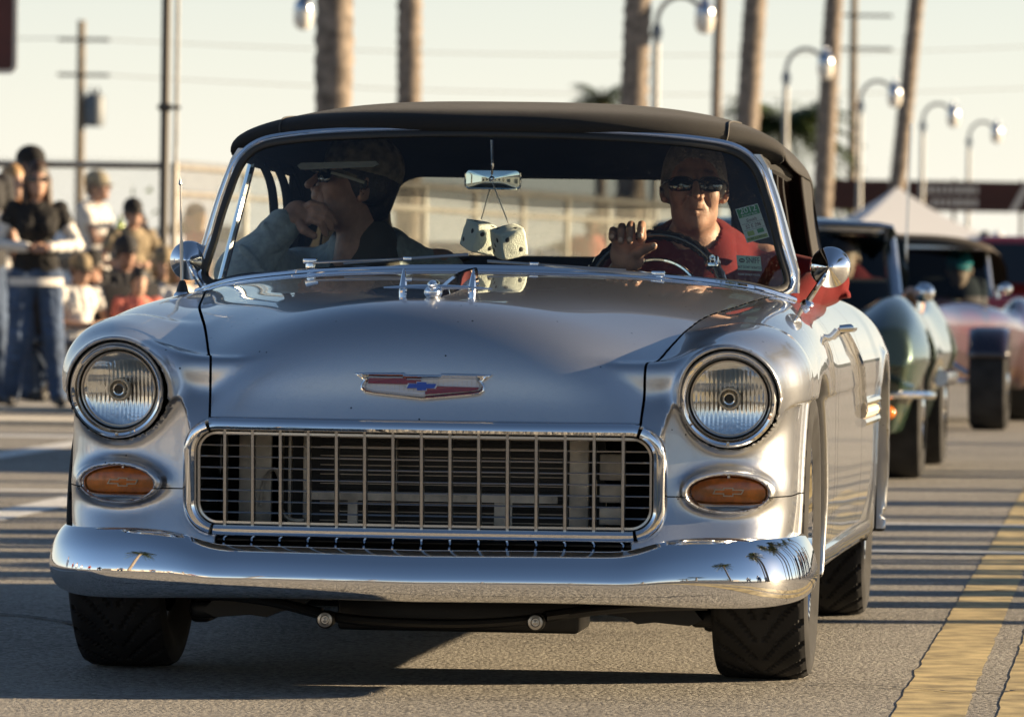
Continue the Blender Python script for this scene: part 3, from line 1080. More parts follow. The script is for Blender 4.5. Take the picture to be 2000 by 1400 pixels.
def ornament():
    root = bpy.data.objects.new('hood_ornament', None); link(root, car)
    z0 = float(skin_z(0, -.60)[0])
    m = MB()
    m.ball((-.006, -.625, z0 + .010), (.021, .034, .017), 20, 12)
    m.lathe([(.0001, -.68), (.006, -.672), (.011, -.655), (.0125, -.63), (.012, -.59), (.008, -.55)], (-.006, 0, z0 + .026), 'y', 24)
    m.build('ornament_body', M_chrome, root)
    for s in (-1, 1):
        P = curve3([(-.006, -.61, z0 + .021), (s * .045, -.605, z0 + .022), (s * .085, -.595, z0 + .0205), (s * .122, -.585, z0 + .019)], 18)
        m = MB(); m.tube(P, np.linspace(.0105, .0032, 18), 10, flat=.6)
        m.build('wing', M_chrome, root)
        P = np.array([(s * .078, -.60, z0 - .012), (s * .078, -.597, z0 + .010), (s * .078, -.592, z0 + .022), (s * .0785, -.58, z0 + .045), (s * .079, -.57, z0 + .062)])
        m = MB(); m.tube(P, [.0080, .0090, .0088, .0058, .0026], 10)
        m.build('upright_fin', M_chrome, root)
    # tail blade
    m = MB()
    A = np.array([(-.002, -.60, z0 + .014), (.036, -.10, .9460)])
    n = 10
    t = np.linspace(0, 1, n)[:, None]
    top = A[0] + (A[1] - A[0]) * t + np.concatenate([np.zeros((n, 2)), .012 * np.sin(t * PI)], 1)
    zl = skin_z(top[:, 0], top[:, 1]) - .004
    rows = []
    for i in range(n):
        x, y, z = top[i]; w = .0065 * (1 - .5 * t[i, 0])
        rows.append([(x - w * 2.2, y, zl[i]), (x - w, y, z - .004), (x, y, z), (x + w, y, z - .004), (x + w * 2.2, y, zl[i])])
    m.grid(np.array(rows)); m.build('tail_blade', M_chrome, root)
ornament()
# ------------------------------------------------------------------ convertible: wheels and underside
M_tyre = mat('tyre_rubber', (0.032, 0.032, 0.033), 0.8, spec=0.12, bump=(140, 0.15, 0.002), vary=(9, 0.3))

def tyre_mesh(r=.335, w=.222, nu=720, nv=60):
    u = np.linspace(0, 2 * PI, nu, endpoint=False)
    # cross section: v across
    v = np.linspace(-1, 1, nv)
    s = np.array([(-.62, -.120), (-.86, -.085), (-1.0, -.052), (-1.0, -.030), (-.95, -.011), (-.80, -.002), (-.4, 0), (0, .001), (.4, 0), (.80, -.002), (.95, -.011), (1.0, -.030), (1.0, -.052), (.86, -.085), (.62, -.120)])
    d = np.r_[0, np.cumsum(np.hypot(*(np.diff(s, axis=0) * (w / 2, 1)).T))]
    dd = np.linspace(0, d[-1], nv)
    ss = np.stack([np.interp(dd, d, s[:, 0]), np.interp(dd, d, s[:, 1])], 1)
    x = ss[:, 0] * w / 2
    tread = (np.abs(ss[:, 0]) < .955) & (ss[:, 1] > -.02)
    th = u[:, None]; X = x[None, :] / (w / 2)
    ph = th * 30 / (2 * PI) + np.abs(X) * 3.4 - 1.2 * X * X
    g = np.abs((ph - np.floor(ph)) - .5) * 2
    wid = np.where(np.abs(X) < .05, 0, .24)
    groove = (g < wid) & (np.abs(X) > .04) & (np.abs(X) < .9)
    groove |= (np.abs(np.abs(X) - .56) < .03)
    groove &= ~((np.abs(X) > .50) & (np.abs(X) < .62) & (g > .75))
    rad = r + ss[None, :, 1] - .007 * (groove & tread[None, :])
    P = np.stack([np.repeat(x[None, :], nu, 0), rad * np.sin(th), -rad * np.cos(th)], -1)
    m = MB(); m.grid(P, cu=True)
    return m

def wheel(x, y, mirror=False, steer=0.0):
    w = bpy.data.objects.new('wheel', None); link(w, car)
    w.location = (x, y, .335); w.rotation_euler = (0, 0, steer)
    s = -1 if mirror else 1                               # outer face towards +x * s
    if 'tyre' not in WH:
        WH['tyre'] = tyre_mesh().build('tyre', M_tyre, w, sharp=25)
    else:
        o = WH['tyre'].copy(); link(o, w)
    m = MB()
    m.lathe([(s * .0 + .205, s * -.085), (.222, s * -.083), (.226, s * -.070), (.212, s * -.05), (.205, s * .02), (.214, s * .066), (.226, s * .088), (.224, s * .097), (.215, s * .095), (.200, s * .06), (.19, s * .02), (.18, 0), (.0001, 0)], (0, 0, 0), 'x', 48)
    m.build('rim', M_chrome, w)
    for k in range(5):
        a = k * 2 * PI / 5
        m = MB()
        P = np.array([(s * .05, .04 * math.cos(a), .04 * math.sin(a)), (s * .058, .12 * math.cos(a), .12 * math.sin(a)), (s * .045, .195 * math.cos(a), .195 * math.sin(a))])
        m.tube(P, [.03, .024, .026], 10, flat=.4); m.build('spoke', M_steel, w)
    m = MB(); m.lathe([(.045, s * .03), (.042, s * .07), (.03, s * .085), (.0001, s * .09)], (0, 0, 0), 'x', 24); m.build('hub_cap', M_chrome, w)
    m = MB(); m.lathe([(.15, s * -.02), (.15, s * .0), (.05, s * .01), (.0001, s * .01)], (0, 0, 0), 'x', 32); m.build('brake_disc', M_bronze, w)
WH = {}
wheel(-.774, 0, True); wheel(.714, 0)
wheel(-.74, 2.92, True); wheel(.722, 2.92)

def underside():
    m = MB()
    m.box((.02, -.10, .145), (.56, .30, .075), bev=.01); m.build('oil_pan', M_black, car, sharp=30)
    m = MB()
    m.tube(curve3([(-.60, -.35, .19), (-.36, -.42, .172), (-.257, -.45, .150), (-.1, -.45, .137), (.1, -.45, .139), (.222, -.45, .152), (.34, -.42, .170), (.60, -.35, .185)], 40), .012, 10)
    m.build('sway_bar', M_black, car)
    for x, z in ((-.257, .143), (.222, .146)):
        b = MB()
        b.lathe([(.0205, -.46), (.0205, -.492), (.017, -.496), (.0001, -.496)], (x, 0, z), 'y', 24)
        b.build('bushing', M_rubber, car)
        b = MB(); b.lathe([(.0165, -.495), (.0165, -.501), (.011, -.502), (.009, -.498), (.006, -.498), (.006, -.504), (.0001, -.505)], (x, 0, z), 'y', 24)
        b.build('bushing_cap', M_steel, car)
    for a_, b_, r_ in (((-.55, -.30, .205), (-.27, -.46, .158), .010), ((.55, -.30, .20), (.24, -.46, .158), .013)):
        m = MB(); m.tube([a_, b_], r_, 8); m.build('control_rod', M_black, car)
    for s in (-1, 1):
        P = [(.50, .18), (.56, .165), (.58, .142), (.55, .128), (.47, .135), (.43, .130), (.40, .145), (.36, .150), (.33, .175), (.36, .21), (.5, .23)]
        m = MB(); m.prism([(s * a, b) for a, b in P][::s], -.20, .12, 'y'); m.build('lower_control_arm', M_black, car, smooth=False)
        m = MB(); m.box((s * .60, -.05, .19), (.05, .10, .16), bev=.012); m.box((s * .585, -.12, .142), (.07, .05, .04), bev=.01); m.build('steering_knuckle', M_black, car, sharp=30)
    m = MB(); m.tube([(-.55, -.1, .165), (.55, -.1, .165)], .011, 8); m.build('tie_rod', M_black, car)
    m = MB(); m.box((0, .35, .20), (1.0, .5, .10)); m.box((0, 1.9, .235), (1.5, 1.8, .05)); m.box((.0, 2.9, .30), (1.3, .14, .14)); m.build('floor_pan', M_black, car, smooth=False)
    for x in (-.2, .2):
        m = MB(); m.tube([(x, .2, .17), (x, 1.5, .165), (x, 2.4, .17)], .028, 10); m.build('exhaust_pipe', M_alu, car)
underside()
# ------------------------------------------------------------------ convertible: windscreen, soft top, cabin
M_glass = glass_mat('windscreen_glass', (0.90, 0.96, 0.945), 1.0, dirt=.35)
M_vinyl = glass_mat('clear_vinyl', (0.97, 0.95, 0.88), 0.7, dirt=1.1, rough=.05)
M_fabric = mat('black_canvas', (0.012, 0.011, 0.0105), 0.85, bump=(700, 0.5, 0.002), sheen=0.06, vary=(5, 0.3))
M_liner = mat('headlining', (0.010, 0.010, 0.011), 0.9)
M_seat = mat('charcoal_vinyl', (0.02, 0.02, 0.022), 0.5)
M_seam = mat('canvas_piping', (0.06, 0.055, 0.05), 0.7)
M_mirror = mat('mirror_glass', (0.8, 0.85, 0.84), 0.01, 1.0)
M_sticker = mat('sticker_paper', (0.72, 0.74, 0.62), 0.6)
M_mint = mat('mint_paper', (0.55, 0.72, 0.56), 0.6)
M_green = mat('green_print', (0.05, 0.28, 0.08), 0.6)
M_lime = mat('lime_print', (0.35, 0.48, 0.10), 0.6)
M_ink = mat('ink', (0.02, 0.02, 0.02), 0.6)
M_redink = mat('brown_ink', (0.12, 0.04, 0.03), 0.6)
M_whitep = mat('white_print', (0.8, 0.8, 0.76), 0.6)

WC = -.012
def ws_y(x, z):
    ax = np.abs(x - WC)
    t = np.clip(ax / .73, 0, 1.1)
    return .555 + .27 * t ** 2.6 + (np.asarray(z) - .92) * (.52 - .27 * t ** 3)
def ws_frame(P):
    """Outward normal of the windscreen at points (x,z)."""
    e = 1e-3
    x, z = P[:, 0], P[:, 1]
    dx = (ws_y(x + e, z) - ws_y(x - e, z)) / (2 * e); dz = (ws_y(x, z + e) - ws_y(x, z - e)) / (2 * e)
    n = np.stack([dx, -np.ones_like(dx), dz], 1)
    return n / np.linalg.norm(n, axis=1)[:, None]

def windscreen():
    h = np.array([(0, .938), (.3, .934), (.55, .919), (.655, .906), (.704, .901), (.7205, .912), (.719, .945), (.702, 1.0), (.684, 1.07), (.662, 1.14), (.634, 1.203), (.595, 1.236),
                  (.53, 1.253), (.3, 1.270), (0, 1.277)])
    o = np.concatenate([h, (h[1:-1] * (-1, 1))[::-1]])
    o = curve3(o, 260, closed=True)
    o[:, 0] += WC
    # glass
    c = np.array([WC, 1.09])
    P = []
    for s in np.linspace(1, .0, 26):
        q = c + (o - c) * max(s, 1e-4)
        P.append(np.stack([q[:, 0], ws_y(q[:, 0], q[:, 1]), q[:, 1]], 1))
    m = MB(); m.grid(np.array(P), cv=True)
    root = bpy.data.objects.new('windscreen', None); link(root, car)
    g = m.build('glass', M_glass, root, sharp=0)
    path = np.stack([o[:, 0], ws_y(o[:, 0], o[:, 1]), o[:, 1]], 1)
    t = np.roll(path, -1, 0) - np.roll(path, 1, 0); t /= np.linalg.norm(t, axis=1)[:, None]
    n = ws_frame(o)
    side = np.cross(t, n); side /= np.linalg.norm(side, axis=1)[:, None]
    if np.sum(side[:, [0, 2]] * (o - c)) < 0:
        side = -side
    m = MB(); m.sweep(path, [(-.010, -.006), (-.010, .003), (-.004, .007), (.004, .007), (.004, -.006)], side, n, closed=True)
    m.build('gasket', M_rubber, root, sharp=50)
    m = MB(); m.sweep(path, [(.0045, -.012), (.0045, .009), (.009, .0135), (.016, .0125), (.021, .006), (.022, -.012)], side, n, closed=True)
    m.build('screen_frame', M_chrome, root, sharp=50)
    # painted pillars behind the chrome
    for s in (-1, 1):
        zz = np.linspace(.895, 1.235, 14)
        xx = np.interp(zz, [.895, .945, 1.0, 1.07, 1.14, 1.21, 1.24], [.735, .735, .720, .700, .679, .652, .633]) * s + WC
        pp = np.stack([xx, ws_y(xx, zz) + .012, zz], 1)
        m = MB(); m.sweep(pp, [(-.006, -.01), (.012, -.008), (.016, .01), (.012, .024), (-.006, .024)] if s > 0 else [(.006, -.01), (.006, .024), (-.012, .024), (-.016, .01), (-.012, -.008)],
                          np.tile([1.0, 0, 0], (14, 1)), np.tile([0, 1.0, 0], (14, 1)))
        m.build('windscreen_pillar', M_paint, car)
        # vent window frame
        zz = np.linspace(.90, 1.215, 10)
        xx = np.interp(zz, [.90, 1.215], [.722, .648]) * s + WC
        m = MB(); m.tube(np.stack([xx, 1.10 + (zz - .9) * .1, zz], 1), .010, 8); m.build('vent_window_post', M_chrome, car)
    # cowl moulding under the glass
    x = np.linspace(-.74, .74, 80)
    for off, r, mt, nm, dz in ((-.030, .0075, M_chrome, 'cowl_moulding', .008), (-.012, .010, M_chrome, 'cowl_moulding', .016), (-.021, .006, M_rubber, 'cowl_seal', .006)):
        zz = np.interp(np.abs(x), [0, .3, .55, .66, .74], [.924, .920, .907, .896, .888])
        yy = ws_y(x + WC, zz) + off
        zs = skin_z(np.abs(x), yy)
        m = MB(); m.tube(np.stack([x + WC, yy, np.maximum(zs, zz - .03) + dz - .010], 1), r, 10); m.build(nm, mt, car)
windscreen()

def wiper(pivot, tip, blade0, blade1):
    w = bpy.data.objects.new('wiper', None); link(w, car)
    off = np.array([0, -.024, .006])
    def on(x, z, lift=0):
        return np.array([x, float(ws_y(x, z)) - .020 - lift, z])
    m = MB(); m.lathe([(.012, 0), (.012, .012), (.009, .02), (.0001, .022)], on(*pivot) + (0, -.002, -.012), 'z', 14)
    m.box(on(*pivot) + (0, -.006, .004), (.034, .018, .014), bev=.004); m.build('wiper_pivot', M_chrome, w)
    xs = np.linspace(pivot[0], tip[0], 12); zs = np.linspace(pivot[1], tip[1], 12)
    m = MB(); m.tube(np.array([on(a, b, .010 * math.sin(PI * i / 11) + .004) for i, (a, b) in enumerate(zip(xs, zs))]), np.linspace(.0068, .0035, 12), 8, flat=.6); m.build('wiper_arm', M_steel, w)
    xs = np.linspace(blade0[0], blade1[0], 20); zs = np.linspace(blade0[1], blade1[1], 20)
    m = MB(); m.tube(np.array([on(a, b, -.004) for a, b in zip(xs, zs)]), .0042, 8); m.build('wiper_blade', M_steel, w)
    xm, zm = tip
    m = MB(); m.box(on(xm, zm, .004), (.022, .012, .010), bev=.003); m.build('blade_clip', M_chrome, w)
wiper((-.445, .953), (-.20, .966), (-.36, .953), (-.052, .978))
wiper((.408, .934), (.11, .957), (-.005, .962), (.33, .944))

# ---- soft top
def tc(y):
    return .002 + .010 * (y - .75)

def soft_top():
    top = bpy.data.objects.new('soft_top', None); link(top, car)
    rows = [  # y centre, sweep of the corners, z centre, z side, half width
        (.765, .20, 1.280, 1.212, .655), (.742, .20, 1.2785, 1.212, .672), (.728, .20, 1.284, 1.216, .684), (.724, .20, 1.298, 1.226, .690),
        (.728, .20, 1.312, 1.236, .691), (.745, .20, 1.326, 1.244, .690), (.78, .19, 1.336, 1.246, .688), (.86, .16, 1.345, 1.240, .686), (1.0, .12, 1.356, 1.226, .685),
        (1.2, .08, 1.366, 1.215, .685), (1.5, .04, 1.372, 1.205, .683), (1.8, .02, 1.366, 1.200, .680), (2.1, .0, 1.345, 1.196, .678), (2.35, -.02, 1.300, 1.18, .676),
        (2.52, -.06, 1.235, 1.13, .675), (2.66, -.12, 1.12, 1.04, .685), (2.76, -.2, .99, .95, .70), (2.82, -.24, .90, .89, .715)]
    R_ = np.array(rows)
    s = np.linspace(0, 1, len(rows)); 
    d = np.r_[0, np.cumsum(np.hypot(np.diff(R_[:, 0]), np.diff(R_[:, 2])) + .012)]; d /= d[-1]
    t = np.linspace(0, 1, 110)
    Q = np.stack([spline(d, R_[:, k])(t) for k in range(5)], 1)
    th = np.linspace(-1, 1, 90)
    u = np.sign(th) * (1 - (1 - np.abs(th)) ** 1.6)
    P = np.zeros((len(t), len(u), 3))
    for i, (yc, sw, zc, zs, W) in enumerate(Q):
        au = np.abs(u)
        P[i, :, 0] = u * W + tc(yc)
        P[i, :, 1] = yc + sw * au ** 2.6
        P[i, :, 2] = zs + (zc - zs) * np.maximum(1 - au ** 3.3, 0) ** .52
    # faint sag between the bows
    yy = P[:, :, 1]
    P[:, :, 2] += .0035 * np.sin((yy - .86) * 9.5) * sstep(.86, 1.1, yy) * (1 - sstep(2.0, 2.3, yy)) * (1 - np.abs(u)[None] ** 2)
    mb = MB(); mb.grid(P)
    V = np.concatenate(mb.v); F = mb.f
    N = np.zeros_like(V); N[:, 2] = 1
    hx, z0, z1, r = .47, .985, 1.200, .10
    gx = np.abs(V[:, 0] - WC) - (hx - r); gz = np.abs(V[:, 2] - (z0 + z1) / 2) - ((z1 - z0) / 2 - r)
    g = np.sqrt(np.maximum(gx, 0) ** 2 + np.maximum(gz, 0) ** 2) + np.minimum(np.maximum(gx, gz), 0) - r
    g = np.where(V[:, 1] < 2.3, 1.0, g)
    a, n, f, e = clip_mesh(V, N, F, g, 1)
    o = mesh_obj('top_canvas', a, f, M_fabric, top)
    sm = o.modifiers.new('thickness', 'SOLIDIFY'); sm.thickness = .006; sm.offset = -1
    a, n, f, e = clip_mesh(V, N, F, g, -1)
    mesh_obj('rear_window', a, f, M_vinyl, top)
    # piping along the front corner seam
    for sx in (-1, 1):
        k = np.argmin(np.abs(u - sx * .80))
        m = MB(); m.tube(P[2:34, k] + (0, -.0015, .0015), .0022, 6); m.build('seam_piping', M_seam, top)
    # quarters down to the belt
    for sx in (-1, 1):
        rows_ = []
        ys_b = np.linspace(2.02, 2.72, 16)
        for yb in ys_b:
            q = []
            tt = (yb - 2.02) / .70
            for w in np.linspace(0, 1, 14):
                zt = float(np.interp(yb, [1.8, 2.1, 2.35, 2.52, 2.66, 2.78], [1.225, 1.22, 1.205, 1.155, 1.06, .93]))
                z = zt + (.885 - zt) * w
                x = .672 + .055 * w ** 1.2 - .010 * math.sin(w * PI) + .006 * math.sin(yb * 22 + w * 3) * w * (1 - w) * 4
                y = yb - .14 * (1 - w) * (1 - tt) - .05 * w * 0
                q.append((sx * x + tc(y), y, z))
            rows_.append(q)
        m = MB(); m.grid(np.array(rows_))
        o = m.build('top_quarter', M_fabric, top, sharp=0)
        sm = o.modifiers.new('thickness', 'SOLIDIFY'); sm.thickness = .008
        # bow folds seen through the open side window
        for k, yy in enumerate((1.35, 1.62, 1.88)):
            zz = [1.20, 1.16, 1.10, 1.0]
            m = MB(); m.tube(curve3([(sx * .655 + WC, yy, 1.205), (sx * .650 + WC, yy + .10, 1.17), (sx * .655 + WC, yy + .24, 1.09), (sx * .665 + WC, yy + .33, 1.0 - .03 * k)], 14), .012, 8, flat=.6)
            m.build('top_bow', M_liner, top)
    # header inside and side rails
    for sx in (-1, 1):
        m = MB(); m.tube(curve3([(sx * .635 + WC, .95, 1.222), (sx * .658 + WC, 1.2, 1.212), (sx * .66 + WC, 1.6, 1.206), (sx * .66 + WC, 2.0, 1.198)], 16), .016, 8)
        m.build('side_rail', M_liner, top)
soft_top()

def cabin():
    # dashboard
    x = np.linspace(-.70, .70, 40)
    prof = [(.70, .75), (.66, .885), (.69, .922), (.80, .928), (.90, .918), (.945, .89), (.95, .75)]
    P = np.array([[(xx, y + .10 * (abs(xx) / .7) ** 2, z - .022 * (xx / .7) ** 2) for y, z in prof] for xx in x])
    m = MB(); m.grid(P, cv=True, capu=True); m.build('dashboard', M_seat, car, sharp=40)
    for y, z0, z1, nm in ((1.98, .42, .900, 'front_seat'), (2.60, .42, .93, 'rear_seat')):
        s = MB(); s.box((0, y, (z0 + z1) / 2), (1.38, .16, z1 - z0), bev=.05); s.box((0, y - .32, z0 + .06), (1.38, .55, .16), bev=.05)
        s.build(nm, M_seat, car, sharp=0)
    # steering wheel
    sw = bpy.data.objects.new('steering_wheel', None); link(sw, car)
    sw.location = (.352, 1.235, .872); sw.rotation_euler = (R(-68 + 180), 0, 0)
    sw.rotation_euler = (R(68), 0, 0)
    a = np.linspace(0, 2 * PI, 90, endpoint=False)
    rim = np.stack([.178 * np.cos(a), .178 * np.sin(a), np.zeros(90)], 1)
    m = MB()
    side = np.stack([np.cos(a), np.sin(a), 0 * a], 1); up = np.tile([0, 0, 1.0], (90, 1))
    rad = .0135 + .0016 * np.cos(a * 45)
    prof = circ(10)
    Pp = rim[:, None, :] + rad[:, None, None] * (prof[None, :, :1] * side[:, None, :] + prof[None, :, 1:] * up[:, None, :])
    m.grid(Pp, cu=True, cv=True); m.build('rim', M_swheel, sw)
    for k in (0.25, PI - .25, -PI / 2):
        m = MB(); m.tube([(0, 0, -.03), (.09 * math.cos(k), .09 * math.sin(k), -.02), (.176 * math.cos(k), .176 * math.sin(k), 0)], .009, 8); m.build('spoke', M_swheel, sw)
    ar = np.linspace(.2, PI - .2, 30)
    m = MB(); m.tube(np.stack([.115 * np.cos(ar), .115 * np.sin(ar), np.full(30, -.012)], 1), .0055, 8); m.build('horn_ring', M_chrome, sw)
    m = MB(); m.lathe([(.03, -.06), (.036, -.02), (.028, .004), (.0001, .010)], (0, 0, 0), 'z', 20); m.build('hub', M_swheel, sw)
    m = MB(); m.tube([(0, 0, -.04), (0, 0, -.42)], .022, 12); m.build('steering_column', M_seat, sw)
    # spinner knob
    kx, ky = .178 * math.cos(.62), .178 * math.sin(.62)
    m = MB(); m.box((kx, ky, .002), (.03, .034, .032), bev=.008); m.lathe([(.008, .0), (.008, .035)], (kx, ky, 0), 'z', 12); m.build('knob_clamp', M_chrome, sw)
    m = MB(); m.ball((kx - .004, ky + .014, -.040), .021, 18, 12); m.ball((kx + .004, ky - .008, -.022), (.014, .014, .012), 12, 8); m.build('spinner_knob', M_ballglass, sw)
    # rear view mirror
    rm = bpy.data.objects.new('rear_view_mirror', None); link(rm, car)
    o = rrect(.070, 1.139, 1.190, .014, 6) + (-.018, 0)
    ys = lambda x, z: .80 + 0 * x
    outline_mesh(o, ys, [(.004, -.012), (0, -.004), (0, .004), (.0025, .006), (.004, .0035)], fill=.004).build('mirror_shell', M_mirror, rm, sharp=45)
    m = MB(); m.tube([(-.020, .795, 1.163), (-.020, .80, 1.20), (-.020, .775, 1.262)], .004, 8); m.ball((-.020, .792, 1.165), .008, 12, 8); m.build('mirror_stem', M_chrome, rm)
    # sun visor
    v = bpy.data.objects.new('sun_visor', None)
    P = [(-.51, 1.193), (-.50, 1.200), (-.315, 1.207), (-.306, 1.199), (-.32, 1.192), (-.50, 1.183)]
    m = MB(); m.prism(P, .84, .852, 'y'); m.build('sun_visor', M_visor, car, sharp=30)
M_swheel = mat('black_plastic', (0.008, 0.008, 0.009), 0.16, coat=0.5)
M_ballglass = mat('dark_knob', (0.02, 0.035, 0.04), 0.06, coat=1.0)
M_visor = mat('smoked_visor', (0.03, 0.05, 0.05), 0.15, coat=0.5)
cabin()

# ---- outside fittings
def door_mirror(base, head, r=.051):
    root = bpy.data.objects.new('door_mirror', None); link(root, car)
    base = np.array(base); head = np.array(head)
    m = MB()
    m.lathe([(.018, -.004), (.017, .004), (.010, .012), (.0001, .014)], base, 'z', 20); m.build('mirror_base', M_chrome, root)
    m = MB(); m.tube(curve3([base + (0, 0, .004), base + (head - base) * .5 + (0, -.010, .0), head + (0, .010, 0)], 12), np.linspace(.008, .0055, 12), 10); m.build('mirror_arm', M_chrome, root)
    m = MB()
    m.lathe([(.0001, -.018), (.006, -.016), (.012, -.008), (.030, .010), (.044, .022), (r - .001, .030), (r, .034), (r - .001, .038), (r - .004, .040)], head, 'y', 48)
    m.build('mirror_shell', M_chrome, root, sharp=60)
    m = MB(); m.lathe([(r - .004, .039), (.0001, .039)], head, 'y', 40); m.build('mirror_glass', M_mirror, root, smooth=False)
z1 = float(skin_z(.750, .98)[0]); 
door_mirror((.750, .98, z1), (.806, .97, .960))
door_mirror((-.728, .80, float(skin_z(.728, .80)[0])), (-.775, .80, .955), .049)

def aerial():
    root = bpy.data.objects.new('aerial', None); link(root, car)
    x, y = -.742, .50
    z = float(skin_z(.742, y)[0])
    m = MB(); m.lathe([(.022, -.006), (.021, .004), (.016, .010)], (x, y, z), 'z', 20); m.build('aerial_base', M_chrome, root)
    m = MB(); m.lathe([(.016, .008), (.012, .024), (.0065, .038), (.0001, .039)], (x, y, z), 'z', 20); m.build('aerial_boot', M_rubber, root)
    m = MB()
    for a, b, r in ((.03, .135, .0042), (.135, .21, .0028), (.21, .272, .0018)):
        m.tube([(x - .006 * a / .2, y, z + a), (x - .006 * b / .2, y, z + b)], r, 8)
    m.lathe([(.0001, .266), (.0045, .272), (.003, .280), (.0001, .289)], (x - .0085, y, z), 'z', 12)
    m.build('aerial_mast', M_steel, root)
aerial()

def side_trim():
    def sx_(y, z):
        xs = np.arange(1.0, .6, -.002)
        v = body_f(xs, np.full_like(xs, y), np.full_like(xs, z))
        i = np.argmax(v < 0)
        return xs[i] if v[i] < 0 else float(s_xl(y))
    for s in (-1, 1):
        # sash moulding down the rear of the door, then the spear along the quarter
        Y = np.linspace(1.50, 1.93, 10); Z = np.linspace(.80, .585, 10)
        P = np.array([(s * (sx_(y, z) + .004), y, z) for y, z in zip(Y, Z)])
        m = MB(); m.tube(P, .014, 8, flat=.6); m.build('sash_moulding', M_chrome, car)
        Y = np.linspace(1.90, 2.56, 14)
        for z, nm in ((.608, 'quarter_spear'), (.556, 'quarter_spear')):
            P = np.array([(s * (sx_(y, z) + .003), y, z) for y in Y])
            m = MB(); m.tube(P, .0125, 8); m.build(nm, M_chrome, car)
        P = np.array([(s * (sx_(y, .582) + .001), y, .582) for y in Y])
        m = MB(); m.tube(P, .016, 8); m.build('spear_insert', M_pale, car)
        m = MB()
        y0 = 1.42; x0 = sx_(y0, .805)
        m.tube([(s * (x0 + .004), y0 - .03, .805), (s * (x0 + .030), y0 - .03, .807), (s * (x0 + .034), y0 + .08, .807), (s * (x0 + .006), y0 + .12, .805)], [.010, .011, .011, .008], 10)
        m.build('door_handle', M_chrome, car)
        # sill moulding
        Y = np.linspace(.42, 2.48, 16)
        m = MB(); m.tube(np.array([(s * (sx_(y, .27) + .004), y, .262) for y in Y]), .014, 8, flat=1.6); m.build('sill_moulding', M_chrome, car)
side_trim()
# ------------------------------------------------------------------ people
def skin_mat(name, c, rough=.5):
    m = mat(name, c, rough, bump=(190, .45, .002), vary=(34, .24, 6), spec=.3, sss=.04)
    return m
M_skin = skin_mat('tanned_skin', (.38, .225, .16))
M_skin2 = skin_mat('ruddy_skin', (.31, .175, .125))
M_skin3 = skin_mat('fair_skin', (.46, .29, .21))
M_hair_grey = mat('grey_hair', (.20, .175, .14), .6, bump=(160, .9, .004), vary=(40, .5))
M_hair_brown = mat('brown_hair', (.045, .024, .012), .5, bump=(120, .8, .004), vary=(40, .4))
M_hair_blonde = mat('blonde_hair', (.38, .23, .10), .5, bump=(120, .8, .004), vary=(40, .4))
M_hair_black = mat('black_hair', (.012, .010, .009), .45, bump=(120, .8, .004))
M_redcloth = mat('red_jersey', (.115, .006, .007), .85, bump=(500, .5, .0015), spec=.15, sheen=.03, vary=(7, .25))
M_fleece = mat('grey_fleece', (.30, .35, .35), .95, bump=(420, .8, .003), sheen=.12, vary=(60, .2))
M_olive = mat('olive_shirt', (.05, .045, .032), .9, bump=(300, .4, .002))
M_cap = mat('camouflage_cap', (.26, .23, .16), .9, vary=(38, .65, 2), bump=(400, .5, .002))
M_blackcloth = mat('black_cloth', (.012, .011, .011), .9, bump=(300, .4, .002))
M_whitecloth = mat('white_cloth', (.62, .60, .57), .9, bump=(200, .5, .003), vary=(5, .12))
M_denim = mat('blue_denim', (.045, .075, .14), .85, bump=(300, .4, .002), vary=(4, .45))
M_darkcloth = mat('charcoal_cloth', (.03, .03, .033), .9, vary=(6, .3))
M_khaki = mat('khaki_cloth', (.24, .19, .12), .9, vary=(6, .25))
M_pinkcloth = mat('coral_cloth', (.55, .16, .12), .9, vary=(6, .25))
M_shades = mat('sunglass_lens', (.010, .009, .008), .03, coat=1.0)
M_frame = mat('dark_frame', (.02, .02, .02), .25)
M_whiteframe = mat('pale_temple', (.55, .58, .52), .3)
M_shoe = mat('dark_shoe', (.03, .03, .032), .6)

def rot_z(a): return np.array([[math.cos(a), -math.sin(a), 0], [math.sin(a), math.cos(a), 0], [0, 0, 1.0]])
def rot_x(a): return np.array([[1.0, 0, 0], [0, math.cos(a), -math.sin(a)], [0, math.sin(a), math.cos(a)]])
def rot_y(a): return np.array([[math.cos(a), 0, math.sin(a)], [0, 1.0, 0], [-math.sin(a), 0, math.cos(a)]])

